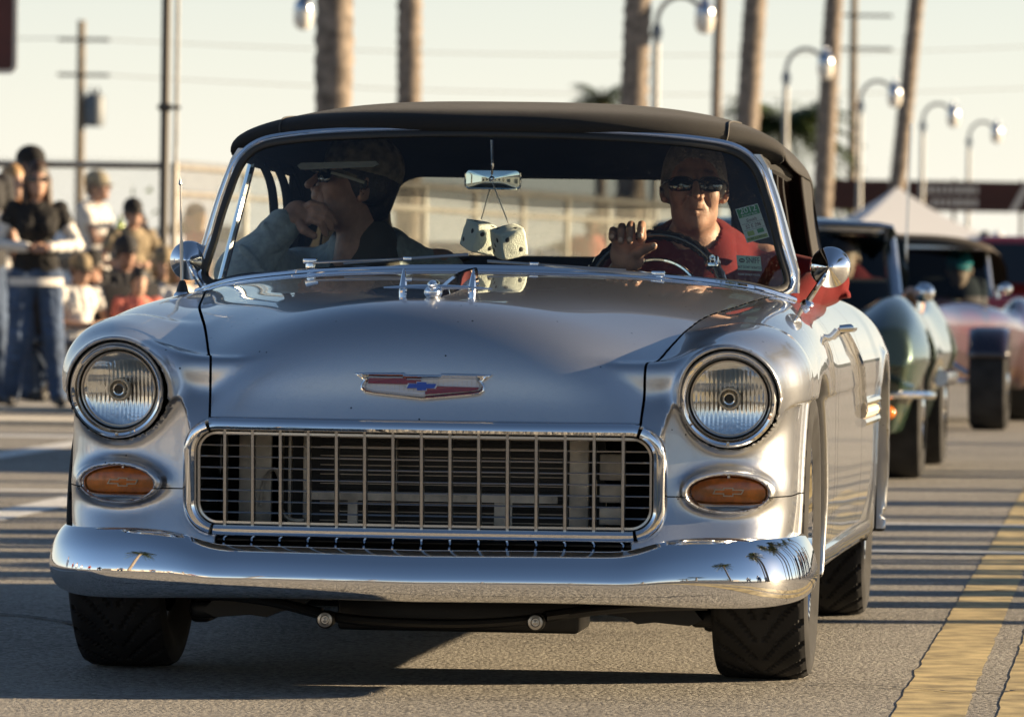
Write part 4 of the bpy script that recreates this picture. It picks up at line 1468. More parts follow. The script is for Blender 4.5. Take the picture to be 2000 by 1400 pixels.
class Solid:
    """A smooth union of limbs, ellipsoids and cuts, meshed as one continuous surface."""
    wr = 0.0
    def __init__(self):
        self.ops = []
    def limb(self, a, b, ra, rb, k=.02):
        self.ops.append(('l', np.array(a, float), np.array(b, float), ra, rb, k)); return self
    def chain(self, pts, rs, k=.015):
        for i in range(len(pts) - 1):
            self.limb(pts[i], pts[i + 1], rs[i], rs[i + 1], k)
        return self
    def ell(self, c, r, M=None, k=.02, cut=False):
        self.ops.append(('c' if cut else 'e', np.array(c, float), np.array(r, float), M, None, k)); return self
    def cut(self, c, r, M=None, k=.01):
        return self.ell(c, r, M, k, True)
    def plane(self, c, n, k=.004):
        """Keep only the side the normal points away from."""
        self.ops.append(('p', np.array(c, float), np.array(n, float), None, None, k)); return self
    def bounds(self):
        lo, hi = [], []
        for op in self.ops:
            if op[0] == 'l':
                r = max(op[3], op[4]); lo += [op[1] - r, op[2] - r]; hi += [op[1] + r, op[2] + r]
            elif op[0] == 'e':
                r = op[2].max() if op[3] is not None else op[2]; lo.append(op[1] - r); hi.append(op[1] + r)
        return np.min(lo, 0) - .012, np.max(hi, 0) + .012
    def __call__(self, x, y, z):
        f = None
        for op in self.ops:
            if op[0] == 'l':
                _, a, b, ra, rb, k = op
                d = b - a; L = d @ d + 1e-12
                px, py, pz = x - a[0], y - a[1], z - a[2]
                t = np.clip((px * d[0] + py * d[1] + pz * d[2]) / L, 0, 1)
                v = np.sqrt((px - t * d[0]) ** 2 + (py - t * d[1]) ** 2 + (pz - t * d[2]) ** 2 + 1e-10) - (ra + (rb - ra) * t)
            elif op[0] == 'p':
                _, c, n, _, _, k = op
                v = (x - c[0]) * n[0] + (y - c[1]) * n[1] + (z - c[2]) * n[2]
                f = smax(f, v, k); continue
            else:
                _, c, r, M, _, k = op
                px, py, pz = x - c[0], y - c[1], z - c[2]
                if M is not None:
                    px, py, pz = [M[0, i] * px + M[1, i] * py + M[2, i] * pz for i in range(3)]
                q = np.sqrt((px / r[0]) ** 2 + (py / r[1]) ** 2 + (pz / r[2]) ** 2 + 1e-8)
                q2 = np.sqrt((px / r[0] ** 2) ** 2 + (py / r[1] ** 2) ** 2 + (pz / r[2] ** 2) ** 2 + 1e-8)
                v = q * (q - 1) / q2
            if op[0] == 'c':
                f = smax(f, -v, k)
            else:
                f = v if f is None else smin(f, v, k)
        if self.wr:                                     # cloth folds
            a = x * 24 + y * 14 - z * 19 + 2.0 * np.sin(z * 15 + x * 9)
            b_ = x * 14 - y * 38 + z * 29 + 2.0 * np.sin(x * 23 - z * 13)
            c_ = x * 52 + y * 44 + z * 61 + 1.6 * np.sin(y * 31 + z * 27)
            f = f + self.wr * (1.1 - np.abs(np.sin(a)) - .7 * np.abs(np.sin(b_)) + .22 * np.sin(c_))
        return f
    def mesh(self, name, material, parent, h=.012, box=None):
        lo, hi = self.bounds() if box is None else box
        ax = [np.arange(lo[i], hi[i] + h, h).astype(np.float64) for i in range(3)]
        V, N, Q = surface_nets(self, ax, 2)
        return mesh_obj(name, V, Q, material, parent, N)

def head_solid(s, c, M, fine=True, female=False, nose=1.0):
    """Adds a head: c is the point between the eyes inside the skull, M turns the local frame (face -y)."""
    c = np.array(c, float)
    P = lambda x, y, z: c + M @ np.array([x, y, z])
    E = lambda p, r, k=.02, cut=False, R_=None: s.ell(P(*p), r, M if R_ is None else M @ R_, k, cut)
    w = .94 if female else 1.0
    s.limb(P(0, .028, -.08), P(0, .050, -.20), .047 * w, .058 * w, .03)
    E((0, .012, .028), (.076 * w, .098, .098), .02)
    E((0, -.022, -.040), (.061 * w, .074, .082), .03)
    E((0, -.036, -.082), (.044 * w, .054, .040), .03)
    E((0, -.070, -.101), (.024, .022, .018), .025)
    if fine:
        for q in (-1, 1):
            E((q * .038, -.064, -.028), (.023, .024, .028), .03)
            E((q * .036, -.020, -.080), (.018, .034, .026), .03)
        s.limb(P(-.042, -.081, .020), P(.042, -.081, .020), .012, .012, .022)
        for q in (-1, 1):
            E((q * .033, -.103, .000), (.019, .016, .012), .016, True)
            E((q * .033, -.078, .000), (.0135, .0135, .0125), .006)
        s.limb(P(0, -.090, .012), P(0, -.115 * nose, -.031), .0075, .0105, .012)
        for q in (-1, 1):
            E((q * .0135, -.098, -.037), (.0085, .011, .0085), .008)
        E((0, -.096, -.052), (.016, .010, .014), .014)
        s.limb(P(-.021, -.083, -.0635), P(0, -.095, -.0615), .0045, .0062, .006)
        s.limb(P(.021, -.083, -.0635), P(0, -.095, -.0615), .0045, .0062, .006)
        s.limb(P(-.018, -.083, -.0745), P(0, -.0925, -.0755), .0050, .0072, .006)
        s.limb(P(.018, -.083, -.0745), P(0, -.0925, -.0755), .0050, .0072, .006)
        s.cut(P(0, -.099, -.0685), (.026, .010, .0016), M, .004)
        for q in (-1, 1):   # folds beside the mouth
            s.cut(P(q * .034, -.090, -.058), (.0030, .010, .022), M @ rot_y(q * -.45), .012)
    else:
        s.limb(P(0, -.088, .010), P(0, -.110, -.030), .009, .012, .014)
        s.limb(P(-.018, -.086, -.068), P(.018, -.086, -.068), .006, .006, .01)
    for q in (-1, 1):
        Re = rot_z(q * .42)
        E((q * .080 * w, .010, -.010), (.0085, .020, .033), .008, False, Re)
        if fine:
            E((q * .080 * w + q * .003, .004, -.006), (.0045, .012, .020), .006, True, Re)
            E((q * .074 * w, .004, -.036), (.008, .010, .010), .008)
    return P

def hair_solid(c, M, cover=0.0, long=0.0, w=1.0):
    s = Solid()
    P = lambda x, y, z: np.array(c, float) + M @ np.array([x, y, z])
    s.ell(P(0, .018, .034), (.082 * w, .102, .104), M)
    for q in (-1, 1):
        s.ell(P(q * .066 * w, .025, .004), (.020, .048, .050), M, .02)
    s.ell(P(0, .070, -.03), (.062 * w, .040, .060), M, .03)
    if long:
        for q in (-1, 0, 1):
            s.limb(P(q * .06, .06, 0), P(q * .075, .05 - .04 * abs(q), -long), .045, .035, .03)
    s.ell(P(0, -.078, -.028 + cover), (.074, .064, .074), M, .012, True)
    s.cut(P(0, -.12, -.03 + cover), (.09, .07, .085), M, .012)
    return s

def sunglasses(parent, c, M, lens=M_shades, frame=M_frame, temple=None, wide=1.0, z=.0):
    P = lambda x, y, zz: np.array(c, float) + M @ np.array([x, y, zz])
    root = bpy.data.objects.new('sunglasses', None); link(root, parent)
    for q in (-1, 1):
        m = MB(); a = np.linspace(0, 2 * PI, 28, endpoint=False)
        ex = np.sign(np.cos(a)) * np.abs(np.cos(a)) ** .8 * .0275 * wide; ez = np.sign(np.sin(a)) * np.abs(np.sin(a)) ** .85 * .0185
        rows = []
        for sc in (1, .97, .6, .02):
            rows.append([P(q * .0345 * wide + e * sc, -.104 + .55 * (q * .0345 * wide + e * sc) ** 2 * 6 - (.004 if sc < .9 else .002 if sc < 1 else 0), z + f * sc - .004 * (abs(e) > .02)) for e, f in zip(ex, ez)])
        m.grid(np.array(rows), cv=True); m.build('lens', lens, root, sharp=0)
        ring = np.array([P(q * .0345 * wide + e, -.1045 + .55 * (q * .0345 * wide + e) ** 2 * 6, z + f) for e, f in zip(ex, ez)])
        m = MB(); m.tube(np.concatenate([ring, ring[:2]]), .0016, 6); m.build('rim', frame, root)
        m = MB()
        m.tube([P(q * .062 * wide, -.090, z + .008), P(q * .076, -.062, z + .008), P(q * .083, .0, z + .004)], .0026, 6, flat=1.6); m.build('temple', temple or frame, root)
    m = MB(); m.tube([P(-.010, -.104, z + .006), P(0, -.108, z + .010), P(.010, -.104, z + .006)], .0020, 6); m.build('bridge', frame, root)

def cap(parent, c, M, mt, brim=1.0, yaw=0.0, tilt=0.0):
    M = M @ rot_z(yaw) @ rot_x(tilt)
    P = lambda x, y, z: np.array(c, float) + M @ np.array([x, y, z])
    s = Solid(); s.ell(P(0, .014, .052), (.088, .108, .092), M); s.plane(P(0, 0, .030), M @ np.array([0, 0, -1.0]))
    o = s.mesh('cap', mt, parent, .008)
    a = np.linspace(-1, 1, 17); r = np.linspace(0, 1, 6)
    rows = []
    for lift in (.0, -.004):
        for t in (r if lift == 0 else r[::-1]):
            rows.append([P(.080 * x * (1 - .10 * t), -.070 * math.sqrt(max(0, 1 - (x * .95) ** 2)) - .085 * brim * t * (1 - .35 * x * x) + .01, .036 - .018 * x * x - .018 * t + lift) for x in a])
    m = MB(); m.grid(np.array(rows)); b = m.build('brim', mt, o, sharp=40)
    return o

# ---- the driver
def driver():
    root = thing('person', 'driver in red top and sunglasses gripping the steering wheel, elbow out of the window', 'person', (0, 0, 0))
    root.matrix_world = car_m @ Matrix.Translation((0, 0, 0))
    Mh = rot_z(R(6)) @ rot_x(R(-3))
    hc = (.420, 1.665, 1.168)
    s = Solid()
    head_solid(s, hc, Mh, nose=1.04)
    # neck, torso and arms under the jersey
    s.limb((.42, 1.72, 1.02), (.42, 1.76, .90), .075, .12, .05)
    s.limb((.24, 1.77, .965), (.60, 1.78, .965), .055, .055, .05)
    s.limb((.60, 1.78, .96), (.775, 1.66, .915), .045, .040, .03)
    s.limb((.775, 1.66, .915), (.66, 1.44, .86), .038, .030, .02)
    s.limb((.24, 1.77, .96), (.17, 1.52, .82), .045, .038, .03)
    s.limb((.17, 1.52, .82), (.268, 1.29, .955), .038, .030, .02)
    s.ell((.276, 1.272, .990), (.041, .018, .044), rot_x(-.2), .02)
    s.ell((.300, 1.262, .972), (.022, .018, .026), None, .015)
    for x, zt, zb in ((.2445, 1.046, 1.027), (.2665, 1.056, 1.019), (.2895, 1.061, 1.020), (.3165, 1.062, 1.031)):
        xb = .276 + (x - .276) * .8
        s.chain([(xb, 1.284, 1.000), (x, 1.276, 1.030), (x, 1.252, zt), (x, 1.224, zt - .010), (x, 1.213, zb)], [.0098, .0103, .0102, .0098, .0086], .002)
    s.chain([(.292, 1.262, .978), (.312, 1.242, .992), (.330, 1.228, 1.001), (.349, 1.220, 1.008)], [.016, .0135, .012, .0100], .008)
    lo = (.12, 1.18, .80); hi = (.87, 1.92, 1.29)
    s.mesh('body', M_skin2, root, .0049, (lo, hi))
    for x, zb in ((.2445, 1.027), (.2665, 1.019), (.2895, 1.020), (.3165, 1.031)):
        m = MB(); m.ball((x, 1.2055, zb + .004), (.0058, .0028, .0068), 10, 6); m.build('fingernail', M_nail, root)
    m = MB(); m.ball((.3515, 1.2105, 1.0105), (.0068, .003, .0062), 10, 6); m.build('fingernail', M_nail, root)
    # red jersey
    s = Solid()
    s.limb((.42, 1.775, .93), (.42, 1.79, .70), .165, .175, .05)
    s.limb((.25, 1.785, .945), (.59, 1.79, .945), .068, .068, .07)
    s.limb((.60, 1.785, .950), (.765, 1.66, .922), .060, .054, .04)
    s.limb((.765, 1.665, .918), (.67, 1.47, .865), .053, .044, .03)
    s.limb((.245, 1.775, .945), (.17, 1.525, .82), .064, .054, .04)
    s.limb((.17, 1.52, .82), (.225, 1.38, .90), .052, .044, .03)
    for (p, r_, M_) in (((.70, 1.70, .958), (.09, .008, .006), rot_y(.25)), ((.79, 1.63, .955), (.010, .05, .006), rot_z(.4)), ((.74, 1.62, .900), (.07, .008, .012), rot_y(-.3)), ((.82, 1.68, .89), (.012, .05, .010), None)):
        s.ell(p, r_, M_, .018)
    s.cut((.42, 1.705, 1.035), (.070, .085, .066), None, .012)
    s.wr = .0030
    s.mesh('red_jersey', M_redcloth, root, .009)
    c_ = 0 and curve3([(.42 + .080 * math.cos(a), 1.705 + .078 * math.sin(a), 1.008 - .028 * math.sin(-a) * (math.sin(a) < 0) + .018 * math.sin(a)) for a in np.linspace(0, 2 * PI, 12, endpoint=False)], 40, closed=True)
    h = hair_solid(hc, Mh, cover=.016)
    h.mesh('hair', M_hair_grey, root, .0065)
    sunglasses(root, hc, Mh, M_shades, M_frame, wide=1.12, z=-.002)
    for q in (-1, 1):
        pass
    return root
M_nail = mat('fingernail', (.50, .34, .27), .3)
car_m = Matrix.Translation(car.location) @ car.rotation_euler.to_matrix().to_4x4()

# ---- the passenger
def passenger():
    root = thing('person', 'passenger in grey fleece, camouflage cap and sunglasses with a hand over the mouth', 'person', (0, 0, 0))
    root.matrix_world = car_m
    Mh = rot_z(R(-66)) @ rot_x(R(-13))
    hc = (-.462, 1.625, 1.160)
    s = Solid()
    P = head_solid(s, hc, Mh, nose=1.05)
    s.limb((-.44, 1.69, 1.0), (-.43, 1.75, .88), .058, .085, .05)
    s.limb((-.61, 1.77, .945), (-.25, 1.78, .945), .052, .052, .05)
    s.limb((-.62, 1.75, .93), (-.735, 1.47, .925), .045, .038, .03)
    s.limb((-.735, 1.47, .925), (-.612, 1.50, 1.065), .038, .030, .02)
    # hand raised to the mouth
    s.ell((-.588, 1.505, 1.080), (.040, .020, .034), rot_y(.5), .02)
    for i, (bx, bz, tx, tz) in enumerate(((-.568, 1.100, -.505, 1.075), (-.560, 1.088, -.497, 1.060), (-.560, 1.074, -.505, 1.045), (-.566, 1.060, -.520, 1.030))):
        mx, mz = (bx + tx) / 2, (bz + tz) / 2 + .012
        s.chain([(bx - .012, 1.505, bz - .004), (bx + .012, 1.490, bz + .006), (mx + .012, 1.487, mz), (tx, 1.502, tz)], [.0105, .0105, .0100, .0085], .0025)
    s.chain([(-.592, 1.492, 1.062), (-.575, 1.478, 1.040), (-.548, 1.485, 1.024)], [.014, .012, .0095], .006)
    s.mesh('body', M_skin, root, .0049, ((-.80, 1.40, .80), (-.18, 1.90, 1.27)))
    s = Solid()
    s.limb((-.43, 1.76, .90), (-.43, 1.78, .70), .160, .175, .05)
    s.limb((-.62, 1.77, .915), (-.25, 1.785, .915), .075, .075, .07)
    s.limb((-.63, 1.74, .920), (-.735, 1.475, .925), .070, .066, .04)
    s.limb((-.738, 1.475, .925), (-.632, 1.50, 1.045), .064, .046, .03)
    for (p, r_, M_) in (((-.70, 1.42, .965), (.05, .010, .008), rot_y(.8)), ((-.69, 1.425, .93), (.06, .010, .010), rot_y(.3)), ((-.655, 1.455, 1.02), (.04, .008, .006), rot_y(1.0))):
        s.ell(p, r_, M_, .016)
    s.cut((-.435, 1.645, 1.02), (.082, .11, .085), None, .012)
    s.cut((-.45, 1.57, .93), (.040, .07, .10), None, .012)
    s.wr = .0042
    s.mesh('fleece_jacket', M_fleece, root, .009)
    s = Solid(); s.limb((-.428, 1.655, 1.000), (-.44, 1.655, .80), .080, .14, .03); s.mesh('undershirt', M_olive, root, .011)
    # folded collar
    for sgn, pts in ((1, [(-.385, 1.63, 1.075), (-.345, 1.655, 1.040), (-.345, 1.635, .985), (-.395, 1.60, .955), (-.415, 1.61, 1.01)]),):
        pass
    def collar(q):
        a = np.linspace(.15, PI * .78, 14)
        rows = []
        for rr, zz in ((.074, 1.018), (.083, 1.047), (.094, 1.030), (.106, .985), (.104, .978), (.090, 1.015)):
            rows.append([(-.435 + q * rr * math.sin(t) * 1.05, 1.685 + rr * math.cos(t) * (1.0 if math.cos(t) > 0 else .95), zz - .045 * (t / PI) ** 2 - (.03 * (t / 2.4) ** 3 if rr > .1 else 0)) for t in a])
        m = MB(); m.grid(np.array(rows)); m.build('collar', M_fleece, root, sharp=0)
    collar(1); collar(-1)
    h = hair_solid(hc, Mh, cover=-.002); h.mesh('hair', M_hair_black, root, .008)
    cap(root, hc, Mh, M_cap, .9, tilt=R(-2))
    sunglasses(root, hc, Mh, M_shades, M_frame, M_whiteframe, wide=1.15)
    return root

driver(); passenger()

# ---- fuzzy dice
M_dice = mat('dice_plush', (.80, .84, .74), .95, bump=(350, .8, .004), sheen=.15)
M_cord = mat('white_cord', (.55, .52, .45), .8)
def die(label, c, M, pips, top):
    root = thing('fuzzy_die', label, 'fuzzy die', (0, 0, 0), group='fuzzy dice hanging from the mirror')
    root.matrix_world = car_m
    s = Solid()
    h = .0345
    bm = bmesh.new(); bmesh.ops.create_cube(bm, size=2 * h); bmesh.ops.subdivide_edges(bm, edges=list(bm.edges), cuts=10, use_grid_fill=True)
    V = np.array([v.co[:] for v in bm.verts]); F = [tuple(v.index for v in f.verts) for f in bm.faces]; bm.free()
    L = np.max(np.abs(V), axis=1) ; nrm = V / np.linalg.norm(V, axis=1)[:, None]
    V = V * .80 + nrm * h * .26 + RNG.normal(0, .0003, V.shape)
    c = np.array(c)
    body = mesh_obj('plush_cube', V @ M.T + c, F, M_dice, root)
    ax = np.eye(3)
    for d, sgn, spots in pips:
        n = ax[d] * sgn; u = ax[(d + 1) % 3]; w = ax[(d + 2) % 3]
        for a, b in spots:
            p = n * h * (1.035 - .05 * (a * a + b * b)) + u * a * h + w * b * h
            m = MB(); m.ball((0, 0, 0), 1, 10, 6)
            vv = np.concatenate(m.v) * .0064
            vv = vv - np.outer(vv @ n, n) * .75
            mesh_obj('pip', (vv + p) @ M.T + c, m.f, M_ink, root)
    p0 = c + M @ np.array([0, 0, h]) * .2 + np.array([0, 0, h * 1.1])
    m = MB(); m.tube([p0, top], .0016, 6); m.build('cord', M_cord, root)
S2 = [(-.45, .45), (.45, -.45)]; S4 = [(-.45, -.45), (-.45, .45), (.45, -.45), (.45, .45)]; S3 = S2 + [(0, 0)]
S5 = S4 + [(0, 0)]
Mi = lambda a, b, c: rot_z(a) @ rot_x(b) @ rot_y(c)
die('white fuzzy die with black dots hanging behind and left of the other', (-.050, .828, 1.022), Mi(.55, .30, .15), [(1, -1, S2), (0, 1, S3), (2, 1, S2), (0, -1, S2)], np.array([-.022, .800, 1.155]))
die('white fuzzy die with black dots hanging in front of the other, lower and further right', (.026, .772, 1.011), Mi(.50, .20, -.25), [(1, -1, S2), (0, 1, S3), (2, 1, S2), (0, -1, S3)], np.array([-.018, .790, 1.155]))

# ---- stickers on the glass
def text_obj(name, body, size, material, parent, mat_w, extrude=.0002, sx=1.0, shear=0.0):
    cu = bpy.data.curves.new(name, 'FONT'); cu.body = body; cu.size = size; cu.extrude = extrude
    cu.align_x = 'CENTER'; cu.align_y = 'CENTER'; cu.shear = shear; cu.resolution_u = 3
    o = bpy.data.objects.new(name, cu)
    COL.objects.link(o)
    dg = bpy.context.evaluated_depsgraph_get(); dg.update()
    me = bpy.data.meshes.new_from_object(o.evaluated_get(dg))
    bpy.data.objects.remove(o); bpy.data.curves.remove(cu)
    me.name = name
    me.materials.clear(); me.materials.append(material)
    o = bpy.data.objects.new(name, me); link(o, parent)
    o.matrix_local = mat_w @ Matrix.Diagonal((sx, 1, 1, 1))
    return o

def stickers():
    screen = [o for o in car.children if o.name.startswith('windscreen') and o.type == 'EMPTY'][0]
    def frame_at(x, z, tilt, lift):
        n = ws_frame(np.array([[x, z]]))[0]
        y = float(ws_y(x, z))
        n = -n
        zc = np.array([0, 0, 1.0]); zc -= n * (zc @ n); zc /= np.linalg.norm(zc)
        xc = np.cross(zc, -n); xc /= np.linalg.norm(xc)
        if xc[0] < 0: xc = -xc
        u = xc * math.cos(tilt) + zc * math.sin(tilt); v = -xc * math.sin(tilt) + zc * math.cos(tilt)
        p = np.array([x, y, z]) + n * lift
        front = -n
        return Matrix(((u[0], v[0], front[0], p[0]), (u[1], v[1], front[1], p[1]), (u[2], v[2], front[2], p[2]), (0, 0, 0, 1)))
    def rect(name, w, h, mt, M_, parent, dx=0, dy=0, dz=0):
        m = MB(); m.box((dx, dy, dz), (w, h, .0003)); o = m.build(name, mt, parent, smooth=False); o.matrix_local = M_; return o
    T = Matrix.Translation
    k = 1.12
    # car-corral pass, tilted
    F = frame_at(.625, 1.066, R(14), .004)
    st = bpy.data.objects.new('pass_sticker', None); link(st, screen)
    rect('paper', .060 * k, .088, M_sticker, F, st)
    rect('green_band', .056 * k, .0225, M_green, F, st, 0, .0305, .0006)
    text_obj('print', '2012', .0205, M_whitep, st, F @ T((0, .0345, .0011)), sx=1.22)
    text_obj('print', 'TURKEY RUN', .0062, M_whitep, st, F @ T((0, .0228, .0011)), sx=1.25)
    rect('rule', .054 * k, .0006, M_ink, F, st, 0, .002, .0006); rect('rule', .054 * k, .0006, M_ink, F, st, 0, -.0145, .0006)
    text_obj('handwriting', 'Smith', .0125, M_redink, st, F @ T((0, .0088, .0008)), sx=1.1, shear=.25)
    text_obj('handwriting', 'S2 E 296', .0135, M_redink, st, F @ T((0, -.0065, .0008)), sx=.98, shear=.15)
    rect('lime_logo', .019, .0115, M_lime, F, st, -.014, -.0235, .0006); rect('green_logo', .019, .0105, M_green, F, st, .0155, -.0225, .0006)
    rect('foot_band', .054 * k, .0088, M_lime, F, st, 0, -.0375, .0006)
    text_obj('print', 'CAR CORRAL', .0078, M_ink, st, F @ T((0, -.0375, .0011)), sx=1.12)
    # mint sticker
    F = frame_at(.621, .968, R(-2), .004)
    st = bpy.data.objects.new('mint_sticker', None); link(st, screen)
    rect('paper', .062 * k, .037, M_mint, F, st)
    m = MB(); m.lathe([(.0085, .0006), (.0001, .0007)], (0, 0, 0), 'z', 28)
    o = m.build('oval_logo', M_ink, st, smooth=False); o.matrix_local = F @ T((-.0205, .0055, 0)) @ Matrix.Diagonal((1, .62, 1, 1))
    rect('oval_band', .0115, .0022, M_mint, F, st, -.0205, .0055, .0010)
    text_obj('print', 'SNIFF', .0215, M_ink, st, F @ T((.011, .0065, .0008)), sx=.78)
    text_obj('print', "BUT DON'T SCRATCH", .0088, M_ink, st, F @ T((.001, -.0115, .0008)), sx=.80)
    text_obj('print', 'PLEASE DO NOT TOUCH', .0070, M_whitep, screen, frame_at(.622, .9395, R(-2), .004), sx=.80)
stickers()
# ------------------------------------------------------------------ spectators
def spectator(label, loc, face=0.0, H=1.7, skin=M_skin3, top=M_blackcloth, sleeve=None, legs=M_denim, hair=M_hair_brown, long=0.0, hat=None, shades=False,
              arms='down', sit=False, female=False, hem=None, lean=0.0, group='spectators along the kerb'):
    root = thing('person', label, 'person', loc, face, group)
    k = H / 1.725
    root.scale = (k, k, k)
    dz = -.46 if sit else 0.0
    w = .90 if female else 1.0
    hc = np.array((0, -.03 + lean * .3, 1.585 + dz)); Mh = rot_x(R(8)) if sit else np.eye(3)
    sh = [np.array((q * .175 * w, .01 + lean * .2, 1.385 + dz)) for q in (-1, 1)]
    if arms == 'clasp':
        el = [np.array((q * .315 * w, .0, 1.13 + dz)) for q in (-1, 1)]; wr = [np.array((q * .055, -.19, 1.11 + dz)) for q in (-1, 1)]
    elif arms == 'camera':
        el = [np.array((q * .22 * w, -.10, 1.13 + dz)) for q in (-1, 1)]; wr = [np.array((q * .06, -.27, 1.17 + dz)) for q in (-1, 1)]
    elif sit:
        el = [np.array((q * .24 * w, -.06, 1.10 + dz)) for q in (-1, 1)]; wr = [np.array((q * .14, -.30, 1.05 + dz)) for q in (-1, 1)]
    else:
        el = [np.array((q * .235 * w, .03, 1.12 + dz)) for q in (-1, 1)]; wr = [np.array((q * .245 * w, -.04, .88 + dz)) for q in (-1, 1)]
    hip = [np.array((q * .09, .01, .90 + dz)) for q in (-1, 1)]
    if sit:
        kn = [np.array((q * .13, -.40, .45)) for q in (-1, 1)]; an = [np.array((q * .13, -.36, .08)) for q in (-1, 1)]
    else:
        kn = [np.array((q * .125, -.03, .49)) for q in (-1, 1)]; an = [np.array((q * .165, .03 - q * .05, .08)) for q in (-1, 1)]
    s = Solid()
    P = head_solid(s, hc, Mh, fine=False, female=female)
    s.limb((0, .02, 1.38 + dz), (0, .02, 1.0 + dz), .09, .09, .04)
    for i, q in enumerate((-1, 1)):
        s.limb(sh[i], el[i], .042 * w, .036 * w, .03); s.limb(el[i], wr[i], .036 * w, .026 * w, .02)
        d = (wr[i] - el[i]) / np.linalg.norm(wr[i] - el[i])
        side = np.array((-q, 0, 0)) if arms in ('clasp', 'camera') else np.array((0, -1.0, 0))
        hp = wr[i] + d * .045
        s.ell(hp, (.024, .036, .040), None, .02)
        for j in range(4):
            o = side * 0 + np.array((0, (j - 1.5) * .015, 0)) if abs(d[2]) > .6 else np.array((0, 0, (j - 1.5) * .015))
            s.chain([hp + d * .02 + o, hp + d * .055 + o, hp + d * (.085 - .006 * abs(j - 1.5)) + o + side * .01], [.0095, .009, .0075], .006)
        s.chain([hp + np.array((0, 0, .015)), hp + d * .03 + np.array((0, -.02, .032))], [.011, .008], .008)
        s.limb(hip[i], kn[i], .07, .05, .03); s.limb(kn[i], an[i], .05, .036, .02)
        s.limb(an[i] + (0, 0, -.02), an[i] + (q * .01, -.15, -.045), .035, .03, .02)
    s.mesh('body', skin, root, .016)
    s = Solid()
    s.limb((0, .02, 1.35 + dz), (0, .01, 1.05 + dz), .125 * w, .118 * w, .05)
    for i, q in enumerate((-1, 1)):
        s.ell((q * .085 * w, .01, 1.30 + dz), (.085, .105, .13), None, .05)
        s.limb(sh[i] * (1, 1, 1), sh[i] * .6 + el[i] * .4, .066 * w, .058 * w, .05)
        s.limb((q * .055, .01, 1.05 + dz), (q * .075, .01, .90 + dz), .105 * w, .115 * w, .06)
    if female:
        for q in (-1, 1):
            s.ell((q * .075, -.085, 1.24 + dz), (.062, .052, .06), None, .05)
    s.limb((0, .015, 1.40 + dz), (0, .01, 1.44 + dz), .085, .062, .03)
    s.cut((0, -.03, 1.475 + dz), (.072, .09, .05), None, .02)
    s.wr = .008
    s.mesh('shirt', top, root, .017)
    if sleeve is not None:
        for i in range(2):
            s = Solid(); s.limb(sh[i] * .75 + el[i] * .25, el[i], .050, .046, .02); s.limb(el[i], el[i] * .12 + wr[i] * .88, .046, .036, .02)
            for t in (.3, .55, .8):
                s.ell(sh[i] * (1 - t) + el[i] * t, (.052, .052, .012), None, .02)
            s.wr = .006; s.mesh('sleeve', sleeve, root, .016)
    if hem is not None:
        m = MB(); a = np.linspace(0, 2 * PI, 32, endpoint=False)
        m.grid(np.array([[(.215 * w * c, .01 + .150 * sn, z) for c, sn in zip(np.cos(a), np.sin(a))] for z in (.90 + dz, .845 + dz)]), cv=True); m.build('shirt_hem', hem, root, sharp=0)
    s = Solid()
    for i, q in enumerate((-1, 1)):
        s.limb(hip[i], kn[i], .098, .072, .035); s.limb(kn[i], an[i] + (0, 0, .0), .072, .066 if female else .060, .03)
    s.limb((-.07, .01, .92 + dz), (.07, .01, .92 + dz), .10, .10, .04)
    s.wr = .007
    s.mesh('trousers', legs, root, .018)
    for i, q in enumerate((-1, 1)):
        s = Solid(); s.limb(an[i] + (0, .03, -.03), an[i] + (q * .01, -.15, -.042), .042, .036, .02); s.plane((0, 0, .004), (0, 0, -1.0)); s.mesh('shoe', M_shoe, root, .012)
    if hair is not None:
        hair_solid(hc, Mh, cover=-.002, long=long, w=.97 if female else 1).mesh('hair', hair, root, .012)
    if hat is not None:
        cap(root, hc, Mh, hat, 1.0)
    if shades:
        sunglasses(root, hc, Mh, wide=1.12)
    if sit:
        m = MB(); m.box((0, .02, .40), (.46, .42, .03)); m.box((0, .24, .62), (.46, .03, .42)); 
        seat = m
        ch = thing('folding_chair', 'dark folding chair under ' + label[:40].split(' with')[0], 'chair', loc, face, 'folding chairs at the kerb')
        a = MB(); a.box((0, .02, .40), (.46, .42, .03), bev=.01); a.build('seat', M_darkcloth, ch)
        a = MB(); a.box((0, .24, .64), (.46, .03, .36), bev=.01); a.build('backrest', M_darkcloth, ch)
        for sx in (-1, 1):
            a = MB(); a.tube([(sx * .21, .25, .82), (sx * .21, .23, .40), (sx * .21, -.16, .0)], .012, 6); a.build('leg', M_steel, ch)
            a = MB(); a.tube([(sx * .19, -.17, .40), (sx * .19, .22, .0)], .012, 6); a.build('leg', M_steel, ch)
    return root

